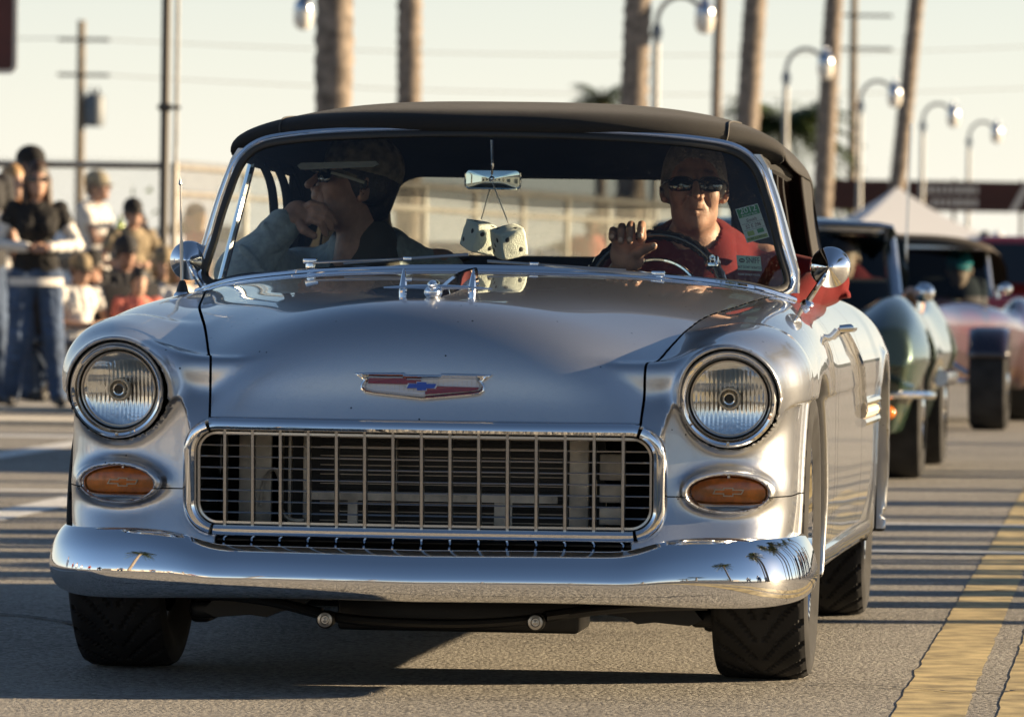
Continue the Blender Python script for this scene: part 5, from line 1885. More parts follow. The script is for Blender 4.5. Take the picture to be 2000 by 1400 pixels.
spectator('woman in black top over white sleeves, dark sunglasses, jeans, hands clasped', (-3.19, 42.7, .024), R(8), 1.65, M_skin, M_blackcloth, M_whitecloth, M_denim, M_hair_brown, .16, None, True, 'clasp', female=True, hem=M_whitecloth)
spectator('man in black cap and dark shirt looking to the right, behind the woman in black', (-3.44, 45.2, .02), R(62), 1.80, M_skin2, M_darkcloth, None, M_denim, M_hair_black, 0, M_blackcloth, False, 'down')
spectator('tall man in sunglasses with short fair hair at the edge of the crowd', (-3.60, 42.9, .024), R(30), 1.86, M_skin, M_darkcloth, None, M_denim, M_hair_brown, 0, None, True, 'down')
spectator('blonde woman in white top standing between the two taller men', (-3.50, 44.4, .02), R(40), 1.66, M_skin3, M_whitecloth, M_whitecloth, M_denim, M_hair_blonde, .14, None, False, 'clasp', female=True)
spectator('man in camouflage cap and white shirt behind the wire fence holding a camera', (-3.77, 57.4, .02), R(70), 1.83, M_skin2, M_whitecloth, None, M_khaki, M_hair_brown, 0, M_cap, False, 'camera', group='people behind the wire fence')
spectator('long-haired blonde woman in coral top and dark visor behind the wire fence', (-2.89, 58.2, .02), R(-60), 1.55, M_skin3, M_pinkcloth, None, M_denim, M_hair_blonde, .30, M_darkcloth, False, 'down', female=True, group='people behind the wire fence')
spectator('seated man in dark cap beside the woman in black', (-2.84, 46.6, .02), R(30), 1.62, M_skin2, M_darkcloth, None, M_khaki, M_hair_black, 0, M_darkcloth, False, 'down', sit=True)
spectator('dark-haired seated child in coral shirt nearest the car', (-2.62, 44.6, .02), R(20), 1.30, M_skin3, M_pinkcloth, None, M_denim, M_hair_black, 0, None, False, 'down', sit=True)
spectator('seated woman in tan sun hat and khaki shirt', (-2.62, 47.8, .02), R(10), 1.52, M_skin3, M_khaki, None, M_denim, M_hair_blonde, .1, M_khaki, False, 'down', sit=True, female=True)
spectator('seated woman in white shirt beside the child in coral', (-2.42, 46.3, .024), R(25), 1.45, M_skin3, M_whitecloth, M_whitecloth, M_khaki, M_hair_blonde, .12, None, True, 'down', sit=True, female=True)
spectator('seated man in white shirt and khaki cap just right of the woman in black', (-3.02, 44.4, .024), R(40), 1.42, M_skin, M_whitecloth, None, M_denim, M_hair_brown, 0, M_khaki, True, 'clasp', sit=True)
spectator('man in black cap and khaki shirt standing behind the seated group at the fence', (-3.02, 50.5, .024), R(25), 1.50, M_skin, M_khaki, None, M_darkcloth, M_hair_black, 0, M_blackcloth, True, 'clasp')
spectator('man in white shirt half hidden at the left edge behind the tall man', (-3.92, 46.0, .024), R(50), 1.78, M_skin2, M_whitecloth, None, M_khaki, M_hair_brown, 0, M_khaki, True, 'down')
spectator('crouching man in charcoal shirt between the woman in black and the fence pole', (-2.98, 45.4, .024), R(-35), 1.45, M_skin2, M_darkcloth, None, M_denim, M_hair_brown, 0, M_blackcloth, True, 'clasp', sit=True)
spectator('man in khaki shirt standing behind the wire fence left of the steel pole', (-3.25, 55.5, .024), R(15), 1.42, M_skin3, M_khaki, None, M_khaki, M_hair_brown, 0, None, True, 'down', group='people behind the wire fence')
spectator('person with dark hair and red shirt seen through the rear window', (.95, 79, 0), R(20), 1.76, M_skin2, M_pinkcloth, None, M_denim, M_hair_black, group='people down the road')
spectator('dark-haired person behind the maroon hot rod beside the tent', (5.83, 79, 0), R(-20), 1.60, M_skin2, M_darkcloth, None, M_denim, M_hair_black, group='people down the road')

# drink bottle held by the man behind the fence
b = thing('drink_bottle', 'lime green drink bottle in front of the man in camouflage cap', 'bottle', (-3.52, 57.1, 1.20))
m = MB(); m.lathe([(.0001, 0), (.036, 0), (.038, .02), (.038, .14), (.030, .18), (.014, .21), (.014, .235)], (0, 0, 0), 'z', 16); m.build('bottle_body', mat('lime_plastic', (.45, .60, .05), .25), b)
m = MB(); m.lathe([(.016, .233), (.016, .255), (.0001, .256)], (0, 0, 0), 'z', 16); m.build('bottle_cap', M_whitecloth, b)

# ------------------------------------------------------------------ painted lines, kerb
M_wpaint = mat('white_road_paint', (.62, .62, .60), .7, vary=(30, .35), bump=(90, .5, .003))
M_ypaint = mat('yellow_road_paint', (.40, .315, .155), .75, vary=(9, .6, 8), bump=(120, .5, .002))
M_kerb = mat('kerb_concrete', (.42, .40, .36), .85, vary=(6, .25), bump=(60, .4, .004))
def line(name, a, b, w, mt, z=.0015):
    a = np.array(a, float); b = np.array(b, float)
    d = (b - a) / np.linalg.norm(b - a); n = np.array([-d[1], d[0]]) * w / 2
    k = max(2, int(np.linalg.norm(b - a) / .12))
    t = np.linspace(0, 1, k)[:, None]
    e1 = a + (b - a) * t + n + RNG.normal(0, .0022, (k, 1)) * n / (w / 2)
    e2 = a + (b - a) * t - n + RNG.normal(0, .0022, (k, 1)) * n / (w / 2)
    V = np.concatenate([np.c_[e1, np.full(k, z)], np.c_[e2, np.full(k, z)]])
    F = [(i + 1, i, k + i, k + i + 1) for i in range(k - 1)]
    return structure(mesh_obj(name, V, F, mt, smooth=False))
ydir = np.array([.098, .995])
line('yellow_line', np.array([.895, 13.6]) - ydir * 14, np.array([.895, 13.6]) + ydir * 120, .155, M_ypaint)
line('yellow_line', np.array([1.12, 13.6]) - ydir * 14, np.array([1.12, 13.6]) + ydir * 120, .155, M_ypaint)
line('white_line', (-12.0, 36.2), (-2.2, 35.9), .50, M_wpaint)
line('white_line', (-3.6, 20.5), (-1.55, 43.2), .20, M_wpaint, .003)
line('white_line', (-12.0, 27.0), (-1.2, 26.95), .22, M_wpaint)
line('white_line', (-3.55, 6.0), (-.24, 43.0), .19, M_wpaint, .003)
line('white_line', (1.0, 24.5), (7.0, 24.1), .22, M_wpaint, .003)
line('white_line', (1.0, 22.0), (7.0, 21.7), .18, M_wpaint, .003)
m = MB(); m.box((-23.0, 39.0, .015), (42, .9, .03), bev=.008)
structure(m.build('kerb', M_kerb, None, sharp=30))
m = MB(); m.box((-23.0, 47.6, .012), (42, 10.0, .022)); structure(m.build('pavement', M_kerb, None, smooth=False))
# cracks in the road
def crack(pts, w):
    pts = curve3(np.array(pts), 60); pts = pts + RNG.normal(0, .008, pts.shape)
    k = len(pts); ww = w * (0.4 + RNG.random(k))
    t = np.gradient(pts, axis=0); t /= np.linalg.norm(t, axis=1)[:, None]; n = np.stack([-t[:, 1], t[:, 0]], 1)
    e1 = pts + n * ww[:, None]; e2 = pts - n * ww[:, None]
    V = np.concatenate([np.c_[e1, np.full(k, .0045)], np.c_[e2, np.full(k, .0045)]])
    structure(mesh_obj('road_crack', V, [(i + 1, i, k + i, k + i + 1) for i in range(k - 1)], M_crack, smooth=False))
M_crack = mat('tar_crack', (.012, .012, .012), .8)
crack([(.55, 14.62), (.86, 14.55), (1.02, 14.40), (1.3, 14.62), (1.9, 14.5)], .006)
crack([(1.2, 18.9), (1.8, 19.4), (2.6, 19.2), (3.4, 19.9)], .008)
crack([(-2.2, 13.9), (-1.4, 14.0), (-.7, 13.85), (.1, 13.95), (.6, 13.8)], .004)
crack([(-3.2, 17.4), (-1.6, 17.3), (-1.25, 17.0), (-1.1, 16.5)], .012)

# ------------------------------------------------------------------ wire fence
M_galv = mat('galvanised_steel', (.30, .28, .25), .5, .6, vary=(8, .2))
def fence(label, a, b, h, post_gap=2.6):
    a = np.array(a, float); b = np.array(b, float)
    L = np.linalg.norm(b - a); d = (b - a) / L
    root = thing('wire_fence', label, 'fence', (a[0], a[1], 0), math.atan2(d[1], d[0]))
    n = int(L / post_gap) + 1
    for i in range(n + 1):
        m = MB(); m.tube([(L * i / n, 0, 0), (L * i / n, 0, h + .03)], .032, 10); m.build('post', M_galv, root)
    for z in (h, h - .22) if 'corner' in label else (h,):
        m = MB(); m.tube([(0, -.01, z), (L, -.01, z)], .028, 8); m.build('top_rail', M_galv, root)
    V, F = [], []
    pitch = .062; t = .0021
    for sgn in (1, -1):
        for i in range(int((L + h) / pitch) + 1):
            x0 = i * pitch - (h if sgn > 0 else 0)
            p0 = np.array([x0, 0.003 * sgn, 0.05]); p1 = np.array([x0 + sgn * (h + .05) * 1.0, .003 * sgn, h + .06]) if sgn > 0 else np.array([x0 - (h + .01), -.003, h + .06])
            q = sorted((p0, p1), key=lambda r: r[0]); q0, q1 = q
            if q1[0] <= 0 or q0[0] >= L: continue
            if q0[0] < 0: q0 = q0 + (q1 - q0) * (-q0[0] / (q1[0] - q0[0]))
            if q1[0] > L: q1 = q0 + (q1 - q0) * ((L - q0[0]) / (q1[0] - q0[0]))
            dd = (q1 - q0) / (np.linalg.norm(q1 - q0) + 1e-9); s1 = np.array([-dd[2], 0, dd[0]]) * t; s2 = np.array([0, t, 0])
            k = len(V)
            for p in (q0, q1):
                V += [p + s1, p + s2 - s1 * .5, p - s2 - s1 * .5]
            F += [(k, k + 1, k + 4, k + 3), (k + 1, k + 2, k + 5, k + 4), (k + 2, k, k + 3, k + 5)]
    o = mesh_obj('chain_mesh', V, F, M_galv, root, smooth=False); o['kind'] = 'stuff'
fence('wire mesh fence with one top rail behind the standing spectators', (-14.0, 52.0), (-2.86, 52.0), 1.80)
fence('wire mesh fence with two sunlit rails running back from the corner post', (-2.78, 52.2), (2.0, 75.5), 1.80)

# ------------------------------------------------------------------ poles, signs, lamps
M_wood = mat('weathered_wood', (.20, .16, .11), .9, vary=(4, .3), bump=(40, .6, .01))
M_polemetal = mat('dark_pole', (.07, .065, .06), .5, .5)
p = thing('steel_pole', 'tall dark steel pole with a clamp at the fence corner', 'pole', (-2.835, 51.7, 0))
m = MB(); m.tube([(0, 0, 0), (0, 0, 6.5)], .038, 12); m.build('shaft', M_polemetal, p)
m = MB(); m.tube([(.085, .02, 1.75), (.09, .02, 2.0), (.09, .02, 6.3)], .016, 8); m.build('conduit', M_galv, p)
m = MB(); m.box((.03, 0, 2.27), (.19, .06, .03), bev=.008); m.box((0, 0, 2.27), (.10, .10, .06), bev=.01); m.build('clamp', M_polemetal, p)

u = thing('utility_pole', 'weathered wooden utility pole carrying a grey transformer, beyond the fence', 'utility pole', (-16.0, 235, 0))
m = MB(); m.tube([(0, 0, 0), (0, 0, 10.2)], np.array([.19, .14]), 12); m.build('pole_shaft', M_wood, u)
for z in (9.5, 8.2):
    m = MB(); m.box((.1, -.1, z), (1.9, .1, .12)); m.build('crossarm', M_wood, u, smooth=False)
m = MB(); m.lathe([(.0001, 6.3), (.36, 6.32), (.38, 6.5), (.38, 7.35), (.30, 7.5), (.0001, 7.55)], (.52, 0, 0), 'z', 20); m.build('transformer', mat('transformer_grey', (.10, .12, .14), .5), u)
for dx in (.4, .64):
    m = MB(); m.lathe([(.05, 7.5), (.07, 7.6), (.04, 7.7), (.0001, 7.8)], (dx, 0, 0), 'z', 10); m.build('insulator', M_darkcloth, u)
u = thing('utility_pole', 'wooden utility pole with two crossarms between the leaning palm trunks', 'utility pole', (13.2, 250, 0))
m = MB(); m.tube([(0, 0, 0), (0, 0, 14.0)], np.array([.20, .13]), 12); m.build('pole_shaft', M_wood, u)
for z in (11.4, 10.1):
    m = MB(); m.box((.3, -.1, z), (2.4, .1, .11)); m.build('crossarm', M_wood, u, smooth=False)
# wires strung between poles
M_wire = mat('power_cable', (.10, .10, .10), .6)
for i, (x0, y0, z0, x1, y1, z1) in enumerate(((-16, 235, 9.55, 30, 300, 12.6), (-16, 235, 8.25, 30, 300, 10.6), (-60, 225, 11, -16, 235, 9.55))):
    t = np.linspace(0, 1, 30)
    pts = np.stack([x0 + (x1 - x0) * t, y0 + (y1 - y0) * t, z0 + (z1 - z0) * t - 1.4 * 4 * t * (1 - t) * .5], 1)
    m = MB(); m.tube(pts, .018, 5); o = m.build('power_cable', M_wire)
    tag(o, ['upper cable sagging from the transformer pole to the far pole', 'lower cable sagging from the transformer pole to the far pole', 'cable running out of frame from the transformer pole'][i], 'cable', 'overhead cables')

M_maroon = mat('maroon_sign_face', (.07, .012, .010), .45, vary=(3, .3))
M_signwhite = mat('sign_border', (.60, .55, .48), .5)
s = thing('road_sign', 'maroon sign with pale rounded border high above the crowd', 'sign', (-4.28, 50, 0))
o = rrect(.375, 2.47, 3.55, .07, 8)
m = MB(); m.prism(o, -.012, 0, 'y'); m.build('border', M_signwhite, s, smooth=False)
m = MB(); m.prism(offset2(o, .035), -.016, -.0125, 'y'); m.build('sign_face', M_maroon, s, smooth=False)
m = MB(); m.tube([(0, .03, 0), (0, .03, 3.5)], .03, 8); m.build('sign_post', M_galv, s)

M_lampmetal = mat('lamp_metal', (.22, .22, .22), .4, .7)
M_globe = mat('frosted_globe', (.75, .72, .66), .12, coat=1.0)
M_silver = mat('lamp_hood', (.5, .52, .55), .22, 1.0)
def lamp_proto():
    t = thing('street_lamp', 'x', 'street lamp', (0, 0, 0))
    m = MB(); m.tube([(0, 0, 0), (0, 0, .6), (0, 0, 5.22)], np.array([.11, .075, .055]), 12); m.build('post', M_lampmetal, t)
    m = MB(); m.lathe([(.09, 5.0), (.09, 5.12), (.06, 5.2)], (0, 0, 0), 'z', 12); m.build('collar', M_lampmetal, t)
    m = MB(); m.lathe([(.085, 3.6), (.085, 3.66)], (0, 0, 0), 'z', 12); m.build('collar', M_lampmetal, t)
    m = MB(); a = np.linspace(PI, .12, 20)
    m.tube(np.stack([.40 + .40 * np.cos(a), 0 * a, 5.22 + .46 * np.sin(a)], 1), .042, 10); m.build('arm', M_lampmetal, t)
    m = MB(); m.lathe([(.05, 5.72), (.07, 5.62), (.14, 5.52), (.165, 5.40), (.160, 5.37)], (.80, 0, 0), 'z', 24); m.build('lamp_hood', M_silver, t)
    m = MB(); m.lathe([(.158, 5.40), (.168, 5.30), (.150, 5.16), (.09, 5.08), (.0001, 5.06)], (.80, 0, 0), 'z', 24); m.build('globe', M_globe, t)
    return t
lp = None
for i, (x, y, sx, lab) in enumerate(((2.35, 107, 1, 'gooseneck lamp tallest in view, its globe beside the thin dark trunk'), (5.50, 130, 1, 'gooseneck lamp whose globe overlaps the third leaning palm trunk'),
                                    (8.10, 150, 1, 'gooseneck lamp third along the row, beside the slanting trunk'), (10.72, 168, 1, 'gooseneck lamp fourth along the row, above the maroon banner'),
                                    (13.22, 186, 1, 'gooseneck lamp farthest along the row, above the end of the banner'), (-3.15, 107, -.2, 'gooseneck lamp tucked against the thick palm trunk behind the soft top'))):
    if lp is None:
        lp = lamp_proto(); o = lp
    else:
        o = copy_tree(lp)
    o.location = (x, y, 0)
    if sx < 0: o.rotation_euler = (0, 0, R(124))
    o['label'] = lab; o['group'] = 'gooseneck street lamps along the road'

# ------------------------------------------------------------------ palms
M_trunk = mat('palm_trunk', (.20, .165, .135), .95, vary=(7, .5), bump=(25, .7, .02))
M_frond = mat('palm_frond', (.07, .10, .025), .6, vary=(2, .5))
M_dead = mat('dry_frond', (.16, .11, .055), .8, vary=(2, .4))
def trunk_mesh(h, r0, r1, lean=(0, 0), seed=0):
    rg = np.random.default_rng(seed)
    n = int(h / .11)
    z = np.linspace(0, h, n)
    t = z / h
    cx = lean[0] * t + .12 * np.sin(t * 3 + seed) * t; cy = lean[1] * t
    r = r0 + (r1 - r0) * t ** .7 + .25 * r0 * np.exp(-z / .5)
    r = r * (1 + .055 * ((np.arange(n) % 2) * 2 - 1) + rg.normal(0, .012, n))
    a = np.linspace(0, 2 * PI, 16, endpoint=False)
    P = np.stack([cx[:, None] + r[:, None] * np.cos(a), cy[:, None] + r[:, None] * np.sin(a), np.repeat(z[:, None], 16, 1)], -1)
    P[:, :, :2] += rg.normal(0, .006, (n, 16, 2))
    m = MB(); m.grid(P, cv=True, capu=True)
    return m, np.array([cx[-1], cy[-1], h])
def crown_mesh(R0, n, seed):
    rg = np.random.default_rng(seed); V, F = [], []
    for i in range(n):
        az = i * 2.399 + rg.normal(0, .15); up = rg.uniform(-.7, 1.25); L = R0 * rg.uniform(.8, 1.1)
        d = np.array([math.cos(az), math.sin(az), 0]); sd = np.array([-d[1], d[0], 0])
        k = 12; t = np.linspace(.08, 1, k)
        rx = L * t * math.cos(up * .7); rz = L * (math.sin(up * .7) * t - .55 * t * t * (1.2 - .3 * up))
        for j in range(k):
            p = d * rx[j] + np.array([0, 0, rz[j]])
            ll = L * .30 * math.sin(PI * min(1, .15 + t[j] * .9)) ** .7
            for sgn in (-1, 1):
                tip = p + sd * sgn * ll + d * ll * .55 + np.array([0, 0, -ll * rg.uniform(.2, .6)])
                b = len(V); w = d * L * .026
                V += [p - w, p + w, tip]; F.append((b, b + 1, b + 2))
        b = len(V)
        for j in range(k):
            p = d * rx[j] + np.array([0, 0, rz[j]]); V += [p + sd * .02, p - sd * .02]
        F += [(b + 2 * j, b + 2 * j + 1, b + 2 * j + 3, b + 2 * j + 2) for j in range(k - 1)]
    return np.array(V), F
CROWNS = {}
def palm(label, x, y, h, r0=.22, r1=.19, lean=(0, 0), seed=0, R0=2.4, nf=34, group='tall palms beside the road'):
    t = thing('palm_tree', label, 'palm tree', (x, y, 0), 0, group)
    m, tipp = trunk_mesh(h, r0, r1, lean, seed); m.build('trunk', M_trunk, t, sharp=0)
    key = (R0, nf, seed % 3)
    if key not in CROWNS:
        V, F = crown_mesh(R0, nf, seed % 3 + 5)
        CROWNS[key] = mesh_obj('crown', V, F, [M_frond], t, smooth=False)
        o = CROWNS[key]
    else:
        o = CROWNS[key].copy(); link(o, t)
    o.location = tipp
    o.rotation_euler = (0, 0, seed * 1.3)
    return t
palm('thick palm trunk, its sunlit edge just above the soft top', -2.13, 75, 9.5, .225, .215, (-.12, 0), 1)
palm('brown palm trunk in shade above the middle of the windscreen', -1.97, 117, 12, .24, .22, (.05, 0), 2)
palm('palm trunk flared towards its base beside the tallest lamp', 1.86, 107, 11, .27, .20, (.45, 0), 3)
palm('thin dark trunk just beyond the tallest lamp globe', 6.25, 200, 16, .17, .15, (.2, 0), 4)
palm('palm trunk leaning slightly, first after the tallest lamp', 4.95, 140, 13, .28, .23, (.45, 0), 5)
palm('palm trunk rising directly behind the second lamp globe', 7.38, 155, 14, .26, .21, (.45, 0), 6)
palm('palm trunk slanting strongly over the white tent', 10.15, 175, 15, .25, .20, (1.3, 0), 7)
palm('low palm with a dark green crown beside the flared trunk', 2.6, 200, 6.6, .2, .16, (.2, 0), 8, 1.5, 44, 'low palms in the distance')
palm('low palm with a broad crown behind the second lamp post', 9.25, 220, 6.4, .2, .16, (0, 0), 9, 3.0, 90, 'low palms in the distance')
palm('low palm between the two leaning trunks', 11.0, 235, 4.2, .2, .16, (0, 0), 10, 1.7, 50, 'low palms in the distance')

# unseen palms: close row added for striped shade, others show in the chrome
k = 0
for (x, y, r) in ((8.4, 13.35, .26), (9.2, 18.55, .10), (8.8, 19.5, .11), (9.6, 20.2, .09), (9.1, 21.0, .16), (9.0, 22.9, .10), (8.4, 23.5, .10), (9.3, 25.4, .12), (8.7, 28.0, .14), (9.2, 32.5, .16), (9, 38, .16), (12.3, 12.2, .2)):
    k += 1
    palm('unseen palm added right of the road for its striped shade', x, y, 7 + 2.5 * RNG.random(), r, r * .9, (RNG.normal(0, .2), 0), 20 + k, 2.1, 26, 'palms that shade the road from the right')
for (x, y) in ((-16, -14), (-11, -26), (-19, -34), (13, -10), (17, -22), (10, -30), (22, -36), (-6, -46), (5, -52), (-26, -22), (28, -16), (12, 2), (-13, 4)):
    k += 1
    palm('palm behind the photographer, seen only mirrored in the chrome', x, y, 7.5 + 4 * RNG.random(), .2, .17, (RNG.normal(0, .4), RNG.normal(0, .4)), 40 + k, 2.3, 30, 'palms mirrored in the chrome')

# ------------------------------------------------------------------ low buildings and planting
M_stucco = mat('pale_stucco', (.48, .44, .38), .9, vary=(2, .12))
M_rooftile = mat('roof_tile', (.30, .15, .09), .8, vary=(6, .3))
M_winglass = mat('dark_window', (.02, .025, .03), .08)
def shed(label, x, y, w, d, h, rz=0, group=None):
    t = thing('low_building', label, 'building', (x, y, 0), rz, group)
    m = MB(); m.box((0, 0, h / 2), (w, d, h)); m.build('wall', M_stucco, t, smooth=False)
    m = MB(); m.prism([(-d / 2 - .4, h), (0, h + .9), (d / 2 + .4, h)], -w / 2 - .4, w / 2 + .4, 'x'); m.build('roof', M_rooftile, t, smooth=False)
    n = int(w / 3)
    for i in range(n):
        for s in (-1, 1):
            m = MB(); m.box((-w / 2 + (i + .5) * w / n, s * (d / 2 + .02), h * .55), (1.3, .06, 1.2)); m.build('window', M_winglass, t, smooth=False)
    return t
shed('long pale building with tiled roof behind the photographer', -3, -70, 44, 10, 3.6, 0, 'buildings mirrored in the chrome')
shed('pale building with tiled roof on the sunny side behind the photographer', 34, -34, 30, 9, 4, PI / 2.4, 'buildings mirrored in the chrome')
shed('pale building with tiled roof on the shady side behind the photographer', -36, -20, 30, 9, 4, PI / 2, 'buildings mirrored in the chrome')
# bystanders beside the photographer, mirrored in bumper and mirrors
BY = []
for i, (x, y, mt) in enumerate(((-7.2, 9.5, M_whitecloth), (-7.6, 11.2, M_darkcloth), (-7.0, 12.8, M_redcloth), (5.6, 10.9, M_whitecloth), (5.2, 12.4, M_denim))):
    BY.append(spectator(['bystander in white shirt on the shady side of the road', 'bystander in charcoal shirt on the shady side of the road', 'bystander in red shirt on the shady side of the road',
               'bystander in white shirt on the sunny side of the road', 'bystander in blue shirt on the sunny side of the road'][i], (x, y, 0), R(90 if x < 0 else -90), 1.72, M_skin, mt, None, M_denim, M_hair_brown, group='bystanders beside the photographer'))


def crowd(spots, where):
    for i, (x, y, src) in enumerate(spots):
        o = copy_tree(BY[src]); o.location = (x, y, 0); o.rotation_euler = (0, 0, R((90 if x < 0 else -90) + 40 * (RNG.random() - .5)))
        k = o.scale[0] * (.93 + .12 * RNG.random()); o.scale = (k, k, k)
        o['label'] = ['bystander in white shirt ', 'bystander in charcoal shirt ', 'bystander in red shirt ', 'bystander in white shirt ', 'bystander in blue shirt '][src] + where
        o['group'] = 'bystanders ' + where
crowd(((4.1, 18.75, 1), (4.6, 19.5, 2), (4.0, 20.15, 0), (4.9, 20.95, 4), (4.2, 21.6, 2), (4.7, 22.7, 3), (4.2, 23.5, 1), (5.0, 24.5, 4), (4.6, 25.7, 0), (5.2, 27.2, 2), (5.0, 29.1, 1), (5.6, 31.2, 3),
       (6.4, 13.15, 4), (7.2, 11.9, 0)), 'on the sunny kerb right of the road')
crowd(((-7.6, 14.2, 0), (-7.1, 15.3, 3), (-7.9, 16.4, 2), (-7.0, 17.6, 4), (-6.4, 8.0, 1), (-6.9, 6.2, 0), (-7.4, 4.0, 2)), 'on the shady kerb left of the road')

def hedge(label, x, y, w, h, seed):
    rg = np.random.default_rng(seed)
    n = int(w * 260)
    c = np.stack([rg.uniform(-w / 2, w / 2, n), rg.normal(0, .5, n), np.abs(rg.normal(0, .42, n)) * h], 1)
    c[:, 2] *= (1 - .5 * (c[:, 0] / (w / 2)) ** 2)
    d = rg.normal(0, 1, (n, 2, 3)); d /= np.linalg.norm(d, axis=2)[:, :, None]
    V = np.concatenate([c[:, None] - d[:, :1] * .09, c[:, None] + d[:, :1] * .09, c[:, None] + d[:, 1:] * .12], 1).reshape(-1, 3)
    F = [(3 * i, 3 * i + 1, 3 * i + 2) for i in range(n)]
    t = thing('shrub', label, 'shrub', (x, y, 0))
    mesh_obj('foliage', V, F, M_frond, t, smooth=False)
    m = MB(); m.tube([(0, 0, 0), (.1, 0, h * .6)], .08, 8); m.build('stem', M_wood, t)
hedge('rounded dark shrub beyond the white parked car', -7.2, 120, 1.6, 2.0, 3)
hedge('low shrub far down the road beside the rear window', -3.4, 150, 3.0, 1.6, 4)
hedge('low shrub behind the tent', 5.0, 190, 5.0, 2.4, 5)

# far treeline closes the horizon
rg = np.random.default_rng(5)
xs = np.linspace(-420, 420, 421)
h = 3.0 + 1.6 * np.abs(np.sin(xs * .05)) + rg.random(421) * 1.8
V = np.concatenate([np.stack([xs, 620 + 0 * xs, 0 * xs], 1), np.stack([xs, 620 + 0 * xs, h], 1), np.stack([xs, 628 + 0 * xs, h * .9], 1), np.stack([xs, 632 + 0 * xs, 0 * xs], 1)])
F = [(r * 421 + i, r * 421 + i + 1, (r + 1) * 421 + i + 1, (r + 1) * 421 + i) for r in range(3) for i in range(420)]
tl = mesh_obj('treeline', V, F, mat('distant_foliage', (.09, .11, .07), .9, vary=(.15, .4)), smooth=False); tl['kind'] = 'stuff'

# ------------------------------------------------------------------ tent and banner
M_tent = mat('white_canvas', (.72, .72, .72), .8)
t = thing('marquee_tent', 'white peaked marquee tent in front of the maroon banner', 'tent', (8.4, 140, 0), R(10))
h0, h1, a = 1.90, 3.05, 1.85
pk = (0, 0, h1); c4 = [(-a, -a, h0), (a, -a, h0), (a, a, h0), (-a, a, h0)]
for i in range(4):
    p0, p1 = np.array(c4[i]), np.array(c4[(i + 1) % 4]); pkk = np.array(pk)
    rows = []
    for tt in np.linspace(0, 1, 8):
        q0 = p0 + (pkk - p0) * tt; q1 = p1 + (pkk - p1) * tt
        sag = -.10 * math.sin(PI * tt)
        rows.append([q0 + (q1 - q0) * u_ + np.array([0, 0, sag]) for u_ in np.linspace(0, 1, 6)])
    m = MB(); m.grid(np.array(rows)); m.build('roof_panel', M_tent, t, sharp=0)
    m = MB(); m.add([p0, p1, p1 - (0, 0, .3), p0 - (0, 0, .3)], [(0, 1, 2, 3)]); m.build('valance', M_tent, t, smooth=False)
    m = MB(); m.tube([p0, (p0[0], p0[1], 0)], .03, 8); m.build('leg', M_galv, t)
m = MB(); m.ball((a - .02, -a + .1, h0 + .04), .16, 12, 8); m.build('rolled_canvas', M_tent, t)

t = thing('banner', 'long maroon banner with pale lettering behind the tent', 'banner', (0, 180, 0))
m = MB(); m.box((13.6, 0, 3.42), (9.6, .05, .86)); m.build('banner_cloth', mat('maroon_cloth', (.055, .018, .014), .8, vary=(1, .2)), t, smooth=False)
x = 11.35
for row, z in ((0, 3.60), (1, 3.24)):
    x = 11.4 + row * .35
    while x < 13.0:
        w_ = .09 + .10 * RNG.random()
        m = MB(); m.box((x + w_ / 2, -.03, z), (w_, .01, .22)); m.build('lettering', M_signwhite, t, smooth=False)
        x += w_ + .06
m = MB(); m.prism([(13.95, 3.0), (14.15, 3.0), (14.6, 3.84), (14.4, 3.84)], -.04, -.03, 'y'); m.build('pale_stripe', M_signwhite, t, smooth=False)
for x in (9.2, 12.4, 14.3, 17.6):
    m = MB(); m.tube([(x, .05, 0), (x, .05, 3.9)], .05, 8); m.build('banner_post', M_polemetal, t)
# ------------------------------------------------------------------ cars behind
M_greenp = paint_mat('pale_green_paint', (.05, .08, .07), rough=.35, metal=.75)
M_darkgreen = mat('dark_green_paint', (.025, .045, .030), .2, coat=1.0)
M_carglass = glass_mat('car_glass', (.25, .32, .33), 1.0)
M_dkint = mat('dark_interior', (.01, .01, .012), .8)

def simple_wheel(parent, x, y, r, w, s, whitewall=False, name='wheel'):
    g = bpy.data.objects.new(name, None); link(g, parent)
    m = MB(); m.lathe([(r * .62, s * -w / 2), (r * .9, s * -w / 2), (r * .985, s * -w * .42), (r, s * -w * .3), (r, s * w * .3), (r * .985, s * w * .42), (r * .9, s * w / 2), (r * .62, s * w / 2)], (x, y, r), 'x', 48)
    for vv in m.v: pass
    m.build('tyre', M_tyre, g)
    m = MB(); m.lathe([(r * .62, s * w * .46), (r * .66, s * w * .5), (r * .5, s * w * .30), (r * .25, s * w * .42), (r * .15, s * w * .5), (.0001, s * w * .52)], (x, y, r), 'x', 32); m.build('rim', M_chrome, g)

